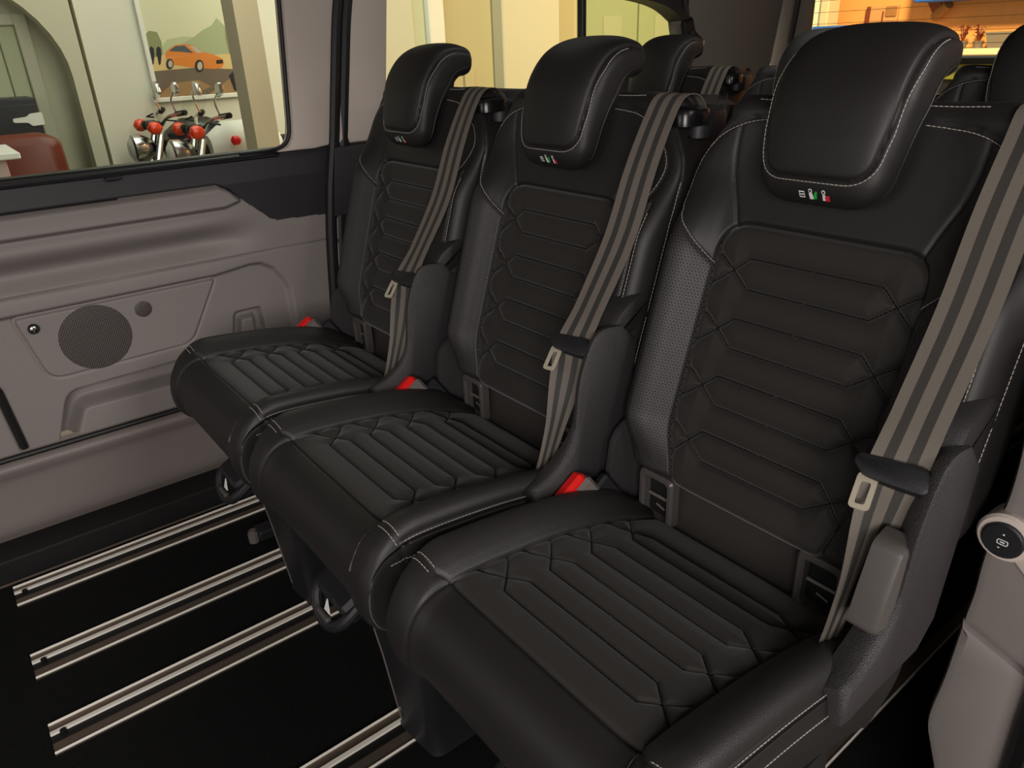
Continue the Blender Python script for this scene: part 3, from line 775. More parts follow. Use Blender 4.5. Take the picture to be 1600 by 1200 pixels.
    rectf(-.0242, -.0235, z0-.003, z0+.005, 0); rectf(-.017, -.0163, z0-.003, z0+.005, 0)
    circ(-.0075, z0+.006, .0026, 0); circ(-.0075, z0+.006, .0015, 3, .0012)
    flat([(-.010, z0-.004), (-.004, z0-.004), (-.005, z0+.004), (-.010, z0+.003)], 0, V, F, FM)
    flat([(-.005, z0-.004), (.000, z0-.003), (.002, z0+.006), (-.001, z0+.006), (-.003, z0+.001)], 1, V, F, FM, .0011)
    circ(.0105, z0+.006, .0026, 0); circ(.0105, z0+.006, .0015, 3, .0012)
    flat([(.008, z0-.004), (.013, z0-.004), (.013, z0+.003), (.009, z0+.003)], 0, V, F, FM)
    flat([(.012, z0-.004), (.018, z0-.004), (.018, z0+.003), (.012, z0+.001)], 2, V, F, FM, .0011)
    mk('safety_icons', V, F, None, hr, False, mats=['mark_white', 'icon_green', 'icon_red', 'leather'], fmat=FM)
    for s in (-1, 1):
        bb = Bld(); bb.tube([(BX+s*.052, .615, 1.06), (BX+s*.052, .622, 1.15)], .0055, 10); bb.obj('post', 'chrome', hr)
        bb = Bld(); bb.lathe([(.013, 0), (.013, .016), (.010, .020)], (BX+s*.052, .617, 1.083), 'z', 16); bb.obj('post_sleeve', 'plastic_gloss', hr)
    return hr

def ribbon(name, path, width, side, m, parent, thick=.0012):
    P = resample(np.array(path), .006); s = arclen(P); n = len(P)
    T = np.gradient(P, axis=0); T /= np.linalg.norm(T, axis=1)[:, None]
    V, UV, F = [], [], []
    S_ = np.broadcast_to(np.asarray(side, float), P.shape) if np.ndim(side) == 1 else np.stack([np.interp(np.linspace(0, 1, n), np.linspace(0, 1, len(side)), np.array(side)[:, k]) for k in range(3)], 1)
    wv = np.broadcast_to(np.asarray(width, float), (n,)) if np.ndim(width) == 0 else np.interp(np.linspace(0, 1, n), np.linspace(0, 1, len(width)), width)
    K = 7
    for i in range(n):
        u = S_[i]-T[i]*(S_[i]@T[i]); u /= np.linalg.norm(u); nn = np.cross(T[i], u)
        for k in range(K):
            f_ = k/(K-1)-.5; V.append(P[i]+u*wv[i]*f_+nn*thick/2); UV.append((f_+.5, s[i]))
        for k in range(K):
            f_ = .5-k/(K-1); V.append(P[i]+u*wv[i]*f_-nn*thick/2); UV.append((f_+.5, s[i]))
    N = 2*K
    F = [[i*N+k, i*N+(k+1) % N, (i+1)*N+(k+1) % N, (i+1)*N+k] for i in range(n-1) for k in range(N)]+[list(range(N)), [(n-1)*N+k for k in range(N)][::-1]]
    return fixn2(mk(name, V, F, m, parent, True, UV), 40)

def build_belt(seat, tz=.745):
    tp = np.array([.214, .358, tz])
    up = spline([(.205, .640, 1.075), (.205, .615, 1.103), (.205, .580, 1.104), (.208, .550, 1.072), (.208, .512, 1.0), (.209, .468, .90), (.211, .408, .81), tuple(tp)], 60)
    lo = spline([tuple(tp), (.210, .350, .69), (.205, .335, .62), (.201, .312, .545), (.198, .292, .49)], 40)
    belt = ribbon('seat_belt', np.vstack([up, lo[1:]]), [.060]*9+[.050, .036, .030, .03], [(1, .02, 0), (1, .02, 0), (1, .12, 0), (1, .12, 0), (1, .05, 0), (.8, .55, .1), (.35, .95, .1), (.15, 1, 0)], 'webbing', seat)
    # tongue: wide black grip across the belt, metal loop below it
    tx = np.array([1., .15, .06]); tx /= np.linalg.norm(tx); tn = np.array([0, -.75, .66]); tn -= tx*(tn@tx); tn /= np.linalg.norm(tn); tl = np.cross(tx, tn)   # tl: down the belt? sign fixed below
    if tl[2] > 0: tl = -tl
    rot = np.stack([tx, tl, tn], 1)
    pl_ = lambda p, d: tuple(tp+tx*p[0]+tl*p[1]+tn*d)
    out = roundpoly([(-.040, -.016), (.032, -.016), (.042, .002), (.037, .016), (.0, .014), (-.030, .010), (-.044, -.004)], .008, 4)
    bb = Bld(); bb.prism(out, pl_, .009, -.006, .005); t = bb.obj('tongue_grip', 'plastic_black', belt)
    o_ = roundpoly([(-.034, .006), (-.012, .006), (-.012, .048), (-.034, .048)], .006, 4); i_ = roundpoly([(-.0285, .016), (-.0175, .016), (-.0175, .042), (-.0285, .042)], .003, 4)
    n = len(o_); V = [pl_(p, d) for d in (.0035, .0005) for pl2 in (o_, i_) for p in pl2]; F = []
    for k in range(n):
        k2 = (k+1) % n; F += [[k, k2, n+k2, n+k], [2*n+k, 3*n+k, 3*n+k2, 2*n+k2], [k, 2*n+k, 2*n+k2, k2], [n+k, n+k2, 3*n+k2, 3*n+k]]
    fixn2(mk('tongue_loop', V, F, 'tongue_metal', belt), 35)
    return belt

def build_seat(k):
    seat = empty('passenger_seat', (.52*k, 0, 0))
    build_backrest(seat)
    build_cushion(seat)
    build_headrest(seat)
    # plain apron under the backrest, with two anchor pockets
    xs = np.linspace(-.245, .225, 60); zs = np.linspace(.40, .585, 24); Xg, Zg_ = np.meshgrid(xs, zs, indexing='ij')
    Yg_ = .446+.10*(Zg_-.50)+.05*sst((np.abs(Xg+.01)-.20)/.05)+.004*np.cos((Zg_-.49)*30)
    for cx_ in (-.172, .125):
        Yg_ += 0
    S = Surf(xs, zs, np.stack([Xg, Yg_, Zg_], -1)); S.part('back_apron', np.ones((59, 23), bool), 'apron_leather', seat, flip=S.N[30, 10, 1] > 0)
    for cx_ in (-.172, .122):
        ap = empty  # pocket frame
        o_ = roundpoly([(cx_-.036, .444), (cx_+.036, .444), (cx_+.036, .540), (cx_-.036, .540)], .012, 5)
        i_ = roundpoly([(cx_-.024, .455), (cx_+.024, .455), (cx_+.024, .529), (cx_-.024, .529)], .008, 5)
        n = len(o_); rings = [(o_, .440), (o_, .424), (inset(o_, .004), .420), (inset(i_, -.003), .420), (i_, .424), (i_, .441)]
        V = [(p[0], d, p[1]) for pl2, d in rings for p in pl2]
        F = [[r*n+q, r*n+(q+1) % n, (r+1)*n+(q+1) % n, (r+1)*n+q] for r in range(5) for q in range(n)]
        pk = fixn2(mk('anchor_pocket', V, F, 'pocket_frame', seat), 35)
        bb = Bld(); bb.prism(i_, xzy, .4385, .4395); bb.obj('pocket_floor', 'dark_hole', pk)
        bb = Bld(); bb.tube([(cx_-.022, .434, .492), (cx_+.022, .434, .492)], .003, 8); bb.tube([(cx_-.006, .435, .475), (cx_+.012, .435, .470)], .002, 6); bb.obj('anchor_bar', 'buckle_grey', pk)
    # hinge cover on the left flank
    bb = Bld(); bb.prism(roundpoly([(.385, .60), (.425, .625), (.47, .60), (.47, .44), (.40, .42), (.372, .52)], .02), yzx, -.243, -.228, .004); bb.obj('hinge_cover', 'plastic_shell', seat)
    # side cover on the right flank: rim profile at two widths
    rim = spline([(.425, .775), (.385, .778), (.362, .765), (.344, .730), (.332, .690), (.320, .60), (.284, .561), (.238, .545)], 40)
    inn = [(p[0]+.045*sst((p[1]-.54)/.14), p[1]-.012) for p in rim]
    rear = [(.24, .49), (.32, .495), (.405, .495), (.44, .53), (.455, .66), (.46, .74)]
    A_ = [tuple(p) for p in rim]+rear; B_ = [tuple(p) for p in inn]+rear
    n = len(A_); mid = [(a[0]*.35+b_[0]*.65-.006*(i < 40), a[1]*.35+b_[1]*.65) for i, (a, b_) in enumerate(zip(A_, B_))]
    mid2 = [(a[0]*.85+b_[0]*.15-.005*(i < 40), a[1]*.85+b_[1]*.15+.002*(i < 40)) for i, (a, b_) in enumerate(zip(A_, B_))]
    rings = [(B_, .222), (mid, .236), (mid2, .252), (A_, .260), ([tuple(p) for p in inset(A_, .007)], .264)]
    V = [(x, p[0], p[1]) for r_, x in rings for p in r_]
    F = [[r*n+q, r*n+(q+1) % n, (r+1)*n+(q+1) % n, (r+1)*n+q] for r in range(len(rings)-1) for q in range(n)]+[list(range(n))[::-1], [(len(rings)-1)*n+q for q in range(n)]]
    sc = fixn2(mk('side_cover', V, F, 'plastic_shell', seat), 50)
    # leather skirt where the bolster meets the cover
    sk = [(.398, .738), (.400, .760), (.43, .797), (.478, .822), (.505, .812), (.50, .765), (.45, .748)]
    bb = Bld(); bb.prism(roundpoly(sk, .012), yzx, .257, .200, .014); bb.obj('bolster_skirt', 'leather_grain', seat)
    # belt guide on the shoulder
    g_ = roundpoly([(.150, .600), (.250, .590), (.262, .615), (.25, .675), (.15, .675)], .02)
    bb = Bld(); bb.prism(g_, lambda p, d: (p[0], p[1], d-(p[0] > .24)*.004), 1.086, 1.046, .008); bg_ = bb.obj('belt_guide', 'plastic_black', seat)
    bb = Bld(); kp = roundpoly([(.196, .560), (.250, .556), (.263, .580), (.258, .625), (.196, .625)], .022, 6)
    bb.prism(kp, xyz, 1.088, 1.062, .009); bb.obj('guide_knob', 'plastic_gloss', bg_)
    bb = Bld(); bb.prism(roundpoly([(.10, .625), (.165, .625), (.165, .68), (.10, .68)], .02), xyz, 1.092, 1.06, .012); bb.obj('guide_cap', 'plastic_black', bg_)
    build_belt(seat)
    # buckle on the left
    rot = np.array(Matrix.Rotation(R(32), 3, 'X') @ Matrix.Rotation(R(-14), 3, 'Y'))
    bp = np.array([-.232, .310, .514])
    bb = Bld(); bb.box(bp, (.032, .066, .050), rot, .006); bk = bb.obj('buckle', 'buckle_grey', seat)
    bb = Bld(); bb.box(bp+rot@np.array([-.001, -.002, .029]), (.027, .060, .017), rot, .006); bb.obj('release_button', 'red_button', bk)
    bb = Bld(); bb.box(bp+rot@np.array([0, .035, -.03]), (.018, .05, .05), rot, .004); bb.obj('buckle_stalk', 'plastic_black', bk)
    # pan, feet
    bb = Bld(); pn = roundpoly([(-.012, .455), (.42, .445), (.43, .36), (.10, .345), (.0, .385)], .02)
    bb.prism(pn, yzx, -.215, .212, .01); pan = bb.obj('seat_pan', 'plastic_black', seat)
    for s in (-1, 1):
        secs = []; ys_ = 0 if s > 0 else .15
        for z, x0, x1, y0, y1 in ((.405, .045, .236, -.012, .30), (.36, .050, .236, .0, .30), (.30, .060, .225, .010, .30), (.20, .066, .205, .022, .30), (.10, .068, .185, .032, .31), (.03, .066, .180, .042, .33), (.009, .060, .185, .038, .34)):
            secs.append((z, roundpoly([(s*x0, y0+ys_), (s*x1, y0+.012+ys_), (s*x1, y1), (s*x0, y1)][::s], .024, 4)))
        n = len(secs[0][1]); V = [(p[0], p[1], z) for z, pl2 in secs for p in pl2]
        F = [[r*n+q, r*n+(q+1) % n, (r+1)*n+(q+1) % n, (r+1)*n+q] for r in range(len(secs)-1) for q in range(n)]+[list(range(n)), [(len(secs)-1)*n+q for q in range(n)]]
        ft = fixn2(mk('foot', V, F, 'plastic_black', seat), 50)
        bb = Bld(); bb.tube([(s*x0_+.003*s, y_-.001+ys_, z_) for z_, x0_, y_ in ((.40, .05, -.008), (.36, .055, .004), (.30, .065, .014), (.20, .071, .026), (.10, .073, .036), (.012, .072, .046))], .0016, 6); bb.obj('foot_edge', 'buckle_grey', ft)
    # floor latch lever: angled loop with a white arrow
    lp = np.array([(-.045, .015, .335), (-.035, -.03, .315), (-.010, -.045, .285), (.030, -.045, .278), (.062, -.03, .298), (.070, .015, .335)])
    bb = Bld(); bb.tube(spline(lp, 30), .011, 10); lev = bb.obj('latch_lever', 'plastic_black', seat)
    bb = Bld(); bb.box((.015, -.005, .315), (.11, .05, .05), np.array(Matrix.Rotation(R(25), 3, 'X')), .008); bb.obj('latch_housing', 'plastic_black', lev)
    bb = Bld(); bb.box((.012, -.046, .287), (.045, .012, .018), None, .004); bb.obj('latch_grip', 'plastic_handle', lev)
    ar = np.array([(.012, -.044, .302), (.032, -.044, .302), (.022, -.040, .328)]); bb = Bld(); bb.add(np.vstack([ar, ar+[0, .002, 0]]), [[0, 1, 2], [3, 5, 4], [0, 3, 4, 1], [1, 4, 5, 2], [2, 5, 3, 0]]); bb.obj('latch_arrow', 'mark_white', lev, False)
    return seat
seat_mid = build_seat(0)
tag(seat_mid, 'black leather passenger seat standing between two others in its row', 'seat', 'black quilted passenger seats')
for k, dy, dx, lab in ((-1, 0, 0, 'black leather passenger seat beside the sliding door with the speaker'), (1, 0, 0, 'black leather passenger seat beside the beige trim of the open doorway'),
                       (-1, .93, -.09, 'black rear-row seat under the tinted rear side window'), (0, .93, -.09, 'black rear-row seat in the middle behind the front row'), (1, .93, -.09, 'black rear-row seat before the tailgate window, on the open doorway side')):
    c_ = copy_tree(seat_mid); c_.location = (.52*k+dx, dy, 0); tag(c_, lab)
    if k == 1 and dy == 0:      # recliner lever on the outer side cover
        sc_ = [o for o in c_.children if o.name.startswith('side_cover')][0]
        lv = [(.352, .690), (.320, .682), (.302, .628), (.290, .584), (.33, .57), (.355, .63)]
        bb = Bld(); bb.prism(roundpoly(lv, .008), yzx, .2570, .222, .008); bb.obj('recline_lever', 'plastic_handle', sc_)
    if k == -1 and dy == 0:     # bolt head on the rail clamp
        bp_ = atz(395, 832, .03)-np.array([.52*k, 0, 0])
        bb = Bld(); bb.lathe([(.014, -.028), (.014, .0), (.009, .002), (.009, .008)], bp_, 'z', 10); bb.obj('rail_bolt', 'buckle_grey', c_)
        bb = Bld(); bb.box(bp_+[.0, .04, -.010], (.05, .06, .03), None, .005); bb.obj('rail_clamp', 'plastic_black', c_)

# ================================================================== OUTSIDE: SHOWROOM
ZG = -.45; XS = -5.2
bb = Bld(); bb.box((-1.0, 3.0, ZG-.05), (13, 16, .1)); struct(bb.obj('floor_showroom', 'showroom_floor', None, False), 'showroom floor around the van')
Yw = lambda u, v, x=XS: float(atx(u, v, x)[1]); Zw = lambda u, v, x=XS: float(atx(u, v, x)[2])
def wallbox(name, y0, y1, z0, z1, x0, x1, m, parent=None, bev=0.):
    bb = Bld(); bb.box(((x0+x1)/2, (y0+y1)/2, (z0+z1)/2), (x1-x0, y1-y0, z1-z0), None, bev); return bb.obj(name, m, parent, bev > 0)
ws = struct(empty('wall_showroom', (0, 0, 0)), 'cream showroom wall')
yA = Yw(98, 0); yB = Yw(125, 0)                                       # right edge of the pilaster by the arch
wallbox('wall_panel', Yw(112, 0), 2.75, ZG, 3.4, XS-.15, XS, 'showroom_wall', ws)
# arched recess: wall with an arch-shaped opening
ar = [(-3.5, ZG), (-3.5, 3.4), (yA, 3.4), (yA, ZG)]
ysp, zsp = Yw(112, 120), Zw(112, 120)
arch = []
cyA = Yw(0, 60)-.55; rad = ysp-cyA
for t in np.linspace(0, math.pi, 25): arch.append((cyA+rad*math.cos(t), zsp+rad*.78*math.sin(t)))
poly = [(yA+.02, ZG), (yA+.02, 3.4), (-4, 3.4), (-4, ZG), (cyA-rad, ZG)]+arch[::-1]+[(ysp, ZG)]
bb = Bld(); bb.prism(poly, yzx, XS+.05, XS-.12); bb.obj('arch_wall', 'showroom_cream', ws, False)
wallbox('recess_wall', -4, yA+.1, ZG, 3.4, XS-.32, XS-.25, 'showroom_cream', ws)
XR = XS-.25
# boarded folding door inside the arch
fd = empty('folding_door', (XR, 0, ZG)); tag(fd, 'pale folding door of vertical boards inside the arch', 'door')
zt_ = Zw(20, 40, XR); yr = Yw(28, 40, XR)
for k in range(7):
    y1 = yr-.03-k*.115; wallbox('board', y1-.108, y1, .02, zt_-ZG, 0, .03, 'showroom_green', fd, .006)
wallbox('door_frame', yr-.03, yr+.05, 0, zt_-ZG+.07, 0, .07, 'showroom_cream', fd, .006); wallbox('door_head', yr-.9, yr-.03, zt_-ZG, zt_-ZG+.07, 0, .07, 'showroom_cream', fd, .006)
wallbox('door_handle', yr-.40, yr-.28, .95+.42, 1.0+.42, .03, .06, 'white_paint', fd, .01)
# dark cabinet and brown armchair in the arch
XC = XS+.35
cb = empty('display_cabinet', (XC, Yw(54, 152, XC), ZG)); tag(cb, 'dark glossy cabinet with a white sign behind the brown armchair', 'cabinet')
hz = Zw(54, 152, XC)-ZG
wallbox('body', -.9, 0, 0, hz, -.35, 0, 'dark_cabinet', cb, .01)
for q_ in (-.3, -.6): wallbox('door_panel', q_+.01, q_+.29, .04, hz-.04, 0, .012, 'dark_cabinet', cb, .004)
y0_, z0_ = Yw(60, 186, XC+.03)-cb.location[1], Zw(60, 186, XC+.03)-ZG
bb = Bld(); bb.prism(roundpoly([(y0_-.14, z0_-.012), (y0_-.14, z0_+.012), (y0_-.06, z0_+.018), (y0_-.04, z0_+.035), (y0_+.03, z0_+.04), (y0_+.03, z0_-.035), (y0_-.04, z0_-.04), (y0_-.06, z0_-.018)], .01), yzx, .025, .014); bb.obj('sign_plate', 'white_paint', cb)
XA = XS+.95
ac_ = empty('armchair', (XA, Yw(50, 240, XA), ZG)); tag(ac_, 'brown leather armchair in front of the dark cabinet', 'armchair')
hA = Zw(50, 212, XA)-ZG
bb = Bld(); bb.prism(roundpoly([(-.36, .12), (.20, .12), (.18, hA-.04), (.10, hA), (-.30, hA), (-.36, hA-.06)], .06), yzx, -.05, -.25, .05); bb.obj('backrest', 'leather_brown', ac_)
bb = Bld(); bb.box((.15, -.08, .34), (.55, .44, .16), None, .05); bb.obj('seat', 'leather_brown', ac_)
for s in (-.33, .15): 
    bb = Bld(); bb.box((.15, s, .40), (.6, .12, .36), None, .05); bb.obj('arm', 'leather_brown', ac_)
for sx_ in (-.1, .38):
    for s in (-.33, .15): 
        bb = Bld(); bb.lathe([(.02, 0), (.025, .16)], (sx_, s, 0), 'z', 8); bb.obj('leg', 'dark_cabinet', ac_)
tb = empty('reception_counter', (XA+.82, Yw(0, 235, XA+.82), ZG)); tag(tb, 'pale pink counter beside the brown armchair', 'counter')
hT = Zw(10, 232, XA+.82)-ZG; wT = Yw(20, 232, XA+.82)-tb.location[1]
bb = Bld(); bb.box((0, wT-.7, hT-.015), (.5, 1.4, .03), None, .005); bb.obj('counter_top', 'white_paint', tb)
mat('counter_pink', (190, 165, 158), .5); bb = Bld(); bb.box((0, wT-.72, (hT-.03)/2), (.44, 1.32, hT-.03), None, .005); bb.obj('counter_body', 'counter_pink', tb)
# framed poster with a printed orange hatchback
XP = XS+.03
p0 = atx(212, -40, XP); yL, yRt = float(atx(226, 60, XP)[1]), float(atx(395, 60, XP)[1]); zB = float(atx(300, 152, XP)[2]); zT = zB+.86
po = empty('wall_poster', (XP, yL, zB)); tag(po, 'framed landscape poster of an orange hatchback on the white wall', 'poster')
wP, hP = yRt-yL, zT-zB
for nm, (a0, a1, c0, c1) in dict(frame_bottom=(-.02, wP+.02, -.02, .012), frame_top=(-.02, wP+.02, hP-.012, hP+.02), frame_left=(-.02, .012, .012, hP-.012), frame_right=(wP-.012, wP+.02, .012, hP-.012)).items():
    wallbox('frame', a0, a1, c0, c1, -.02, .014, 'white_paint', po, .004)
mat('print_sky', (214, 214, 178), .5); mat('print_hill', (168, 176, 134), .5); mat('print_hill_far', (186, 192, 150), .5); mat('print_field', (218, 192, 128), .5); mat('print_road', (112, 98, 80), .5); mat('print_orange', (222, 132, 48), .4); mat('print_black', (28, 26, 26), .5); mat('print_glass', (70, 84, 92), .4); mat('print_silver', (190, 180, 160), .4); mat('print_tan', (160, 126, 84), .5); mat('print_tree', (140, 146, 98), .5)
V, F, FM = [], [], []; PM = ['print_sky', 'print_hill_far', 'print_hill', 'print_field', 'print_road', 'print_orange', 'print_black', 'print_glass', 'print_silver', 'print_tan', 'print_tree']
sc_y = lambda u, v: atx(u, v, XP+.002)
def pf(px_, mi, lay):
    i0 = len(V)
    for u, v in px_:
        p = atx(u, v, XP); V.append((.002+lay*.0004, min(max(p[1]-yL, .008), wP-.008), min(max(p[2]-zB, .008), hP-.008)))
    F.append(list(range(i0, len(V)))); FM.append(mi)
pf([(190, -80), (420, -80), (430, 155), (250, 160)], 0, 0)
pf([(232, 100), (260, 62), (285, 57), (310, 58), (330, 50), (420, 60), (420, 110), (235, 110)], 1, 1)
pf([(285, 68), (300, 60), (315, 48), (330, 40), (338, 28), (350, 40), (420, 50), (420, 100), (290, 100)], 2, 2)
pf([(220, 55), (232, 48), (245, 50), (252, 65), (255, 90), (228, 95)], 10, 3)
pf([(225, 92), (260, 84), (300, 88), (420, 80), (420, 112), (232, 112)], 3, 4)
pf([(228, 112), (300, 106), (420, 108), (420, 170), (240, 170)], 4, 5)
pf([(238, 150), (270, 130), (310, 125), (330, 135), (300, 160), (240, 165)], 9, 6); pf([(325, 148), (360, 122), (420, 118), (420, 165), (320, 160)], 9, 6)
pf([(258, 82), (263, 77), (274, 70), (288, 69), (303, 71), (317, 81), (333, 85), (346, 91), (350, 98), (346, 106), (336, 108), (305, 106), (285, 103), (263, 100), (259, 92)], 5, 8)
pf([(264, 79), (274, 72), (288, 71), (302, 83), (284, 81), (266, 80)], 7, 9); pf([(295, 72), (303, 72), (317, 82), (308, 83)], 8, 9)
pf([(337, 94), (348, 93), (348, 99), (338, 100)], 6, 9)
for cx_, cy_, r_ in ((265, 100, 8.5), (311, 103, 10)):
    pf([(cx_+r_*.72*math.cos(t), cy_+r_*math.sin(t)) for t in np.linspace(0, 2*math.pi, 15)[:-1]], 6, 10); pf([(cx_+1+r_*.42*math.cos(t), cy_+r_*.66*math.sin(t)) for t in np.linspace(0, 2*math.pi, 11)[:-1]], 8, 11)
for x_ in (236, 247):
    pf([(x_-3, 76), (x_, 72), (x_+4, 76), (x_+5, 86), (x_+4, 100), (x_+1, 102), (x_-1, 90), (x_-3, 86)], 6, 9)
pf([(351, 38), (362, 36), (370, 60), (366, 86), (358, 84), (352, 60)], 10, 8); pf([(357, 118), (372, 104), (380, 140), (366, 142)], 6, 9)
mk('print', V, F, None, po, False, mats=PM, fmat=FM)
# tan square pillar standing between the poster and the van
XQ = -3.4
yq0 = Yw(355, 60, XQ-.10)
cp = empty('square_pillar', (XQ, yq0, ZG)); tag(cp, 'tan square pillar standing in front of the orange car poster', 'pillar')
yB_, yC_ = Yw(373, 60, XQ)-yq0, Yw(411, 60, XQ-.16)-yq0; yq1 = yq0+yC_
bb = Bld(); bb.add([(x, y, z) for z in (0, 3.8) for x, y in ((0, yB_), (-.10, 0), (-.42, .15), (-.40, yC_+.07), (-.16, yC_))], [[0, 1, 6, 5], [1, 2, 7, 6], [2, 3, 8, 7], [3, 4, 9, 8], [4, 0, 5, 9], [0, 4, 3, 2, 1], [5, 6, 7, 8, 9]]); bb.obj('shaft', 'pillar_tan', cp, False)
bb = Bld(); bb.box((-.22, (yq1-yq0)/2, .05), (.5, .42, .1), None, .01); bb.obj('plinth', 'pillar_tan', cp)
# further along the wall: framed door, yellow wall, cream column, green wall
yd0, yd1, yd2, yd3, yd4, yd5 = (Yw(u, 0) for u in (600, 662, 686, 772, 862, 910))
wallbox('wall_panel', 2.75, yd0+.2, ZG, 3.4, XS-.15, XS, 'showroom_wall', ws)
wallbox('wall_panel', yd0+.2, 12, ZG, 3.4, XS-.20, XS-.05, 'showroom_yellow', ws)
dw = empty('panel_door', (XS-.05, 0, ZG)); tag(dw, 'pale panelled door in a white frame behind the van', 'door')
wallbox('leaf', yd0-.5, yd1, 0, 2.9, .0, .05, 'showroom_green', dw, .004)
for zz in (.2, 1.35): wallbox('panel', yd0-.3, yd1-.13, zz, zz+.9, .05, .065, 'showroom_cream', dw, .008)
wallbox('frame', yd1, yd2, 0, 3.2, .0, .12, 'white_paint', dw, .008); 
wallbox('wall_panel', yd2+.25, yd3-.25, ZG+.1, .98, XS-.05, XS-.02, 'showroom_yellow', ws, .006)
co = empty('cream_column', (XS, yd3, ZG)); tag(co, 'smooth cream column against the yellow wall', 'column')
wallbox('shaft', 0, yd4-yd3, 0, 3.8, -.05, .12, 'showroom_cream', co, .012); wallbox('plinth', -.03, yd4-yd3+.03, 0, .15, -.05, .15, 'showroom_cream', co, .01)
gd = empty('double_door', (XS-.045, 0, ZG)); tag(gd, 'greenish double door with recessed panels seen through the tinted window', 'door')
ye0, ye1 = Yw(915, 0), Yw(1075, 0)
for i in range(2):
    a0 = ye0+(ye1-ye0)*.5*i; a1 = a0+(ye1-ye0)*.5-.03
    lf = wallbox('leaf', a0, a1, 0, 3.0, 0, .05, 'showroom_green', gd, .005)
    for zz in (.25, 1.15): wallbox('panel', a0+.25, a1-.25, zz, zz+.72, .05, .062, 'showroom_cream', gd, .008)
# behind, the end wall of the showroom beside the rear window
we = struct(empty('wall_end', (0, 0, 0)), 'end wall strip of the showroom')
pA, pB, pC = (float(aty(u, 20, 7.6)[0]) for u in (1245, 1283, 1296))
bb = Bld(); bb.box(((-5.0+pB)/2, 7.7, 1.4), (pB+5.0, .15, 3.8)); bb.obj('wall_panel', 'showroom_wall', we, False)
bb = Bld(); bb.box(((pB+pC)/2, 7.68, 1.4), (pC-pB, .22, 3.8), None, .01); bb.obj('door_frame', 'sill_cream', we)
for t_ in (.35, .62): 
    bb = Bld(); xx = pA+(pB-pA)*t_; bb.box((xx, 7.61, 1.4), (.03, .04, 3.8), None, .006); bb.obj('wall_batten', 'showroom_green', we)

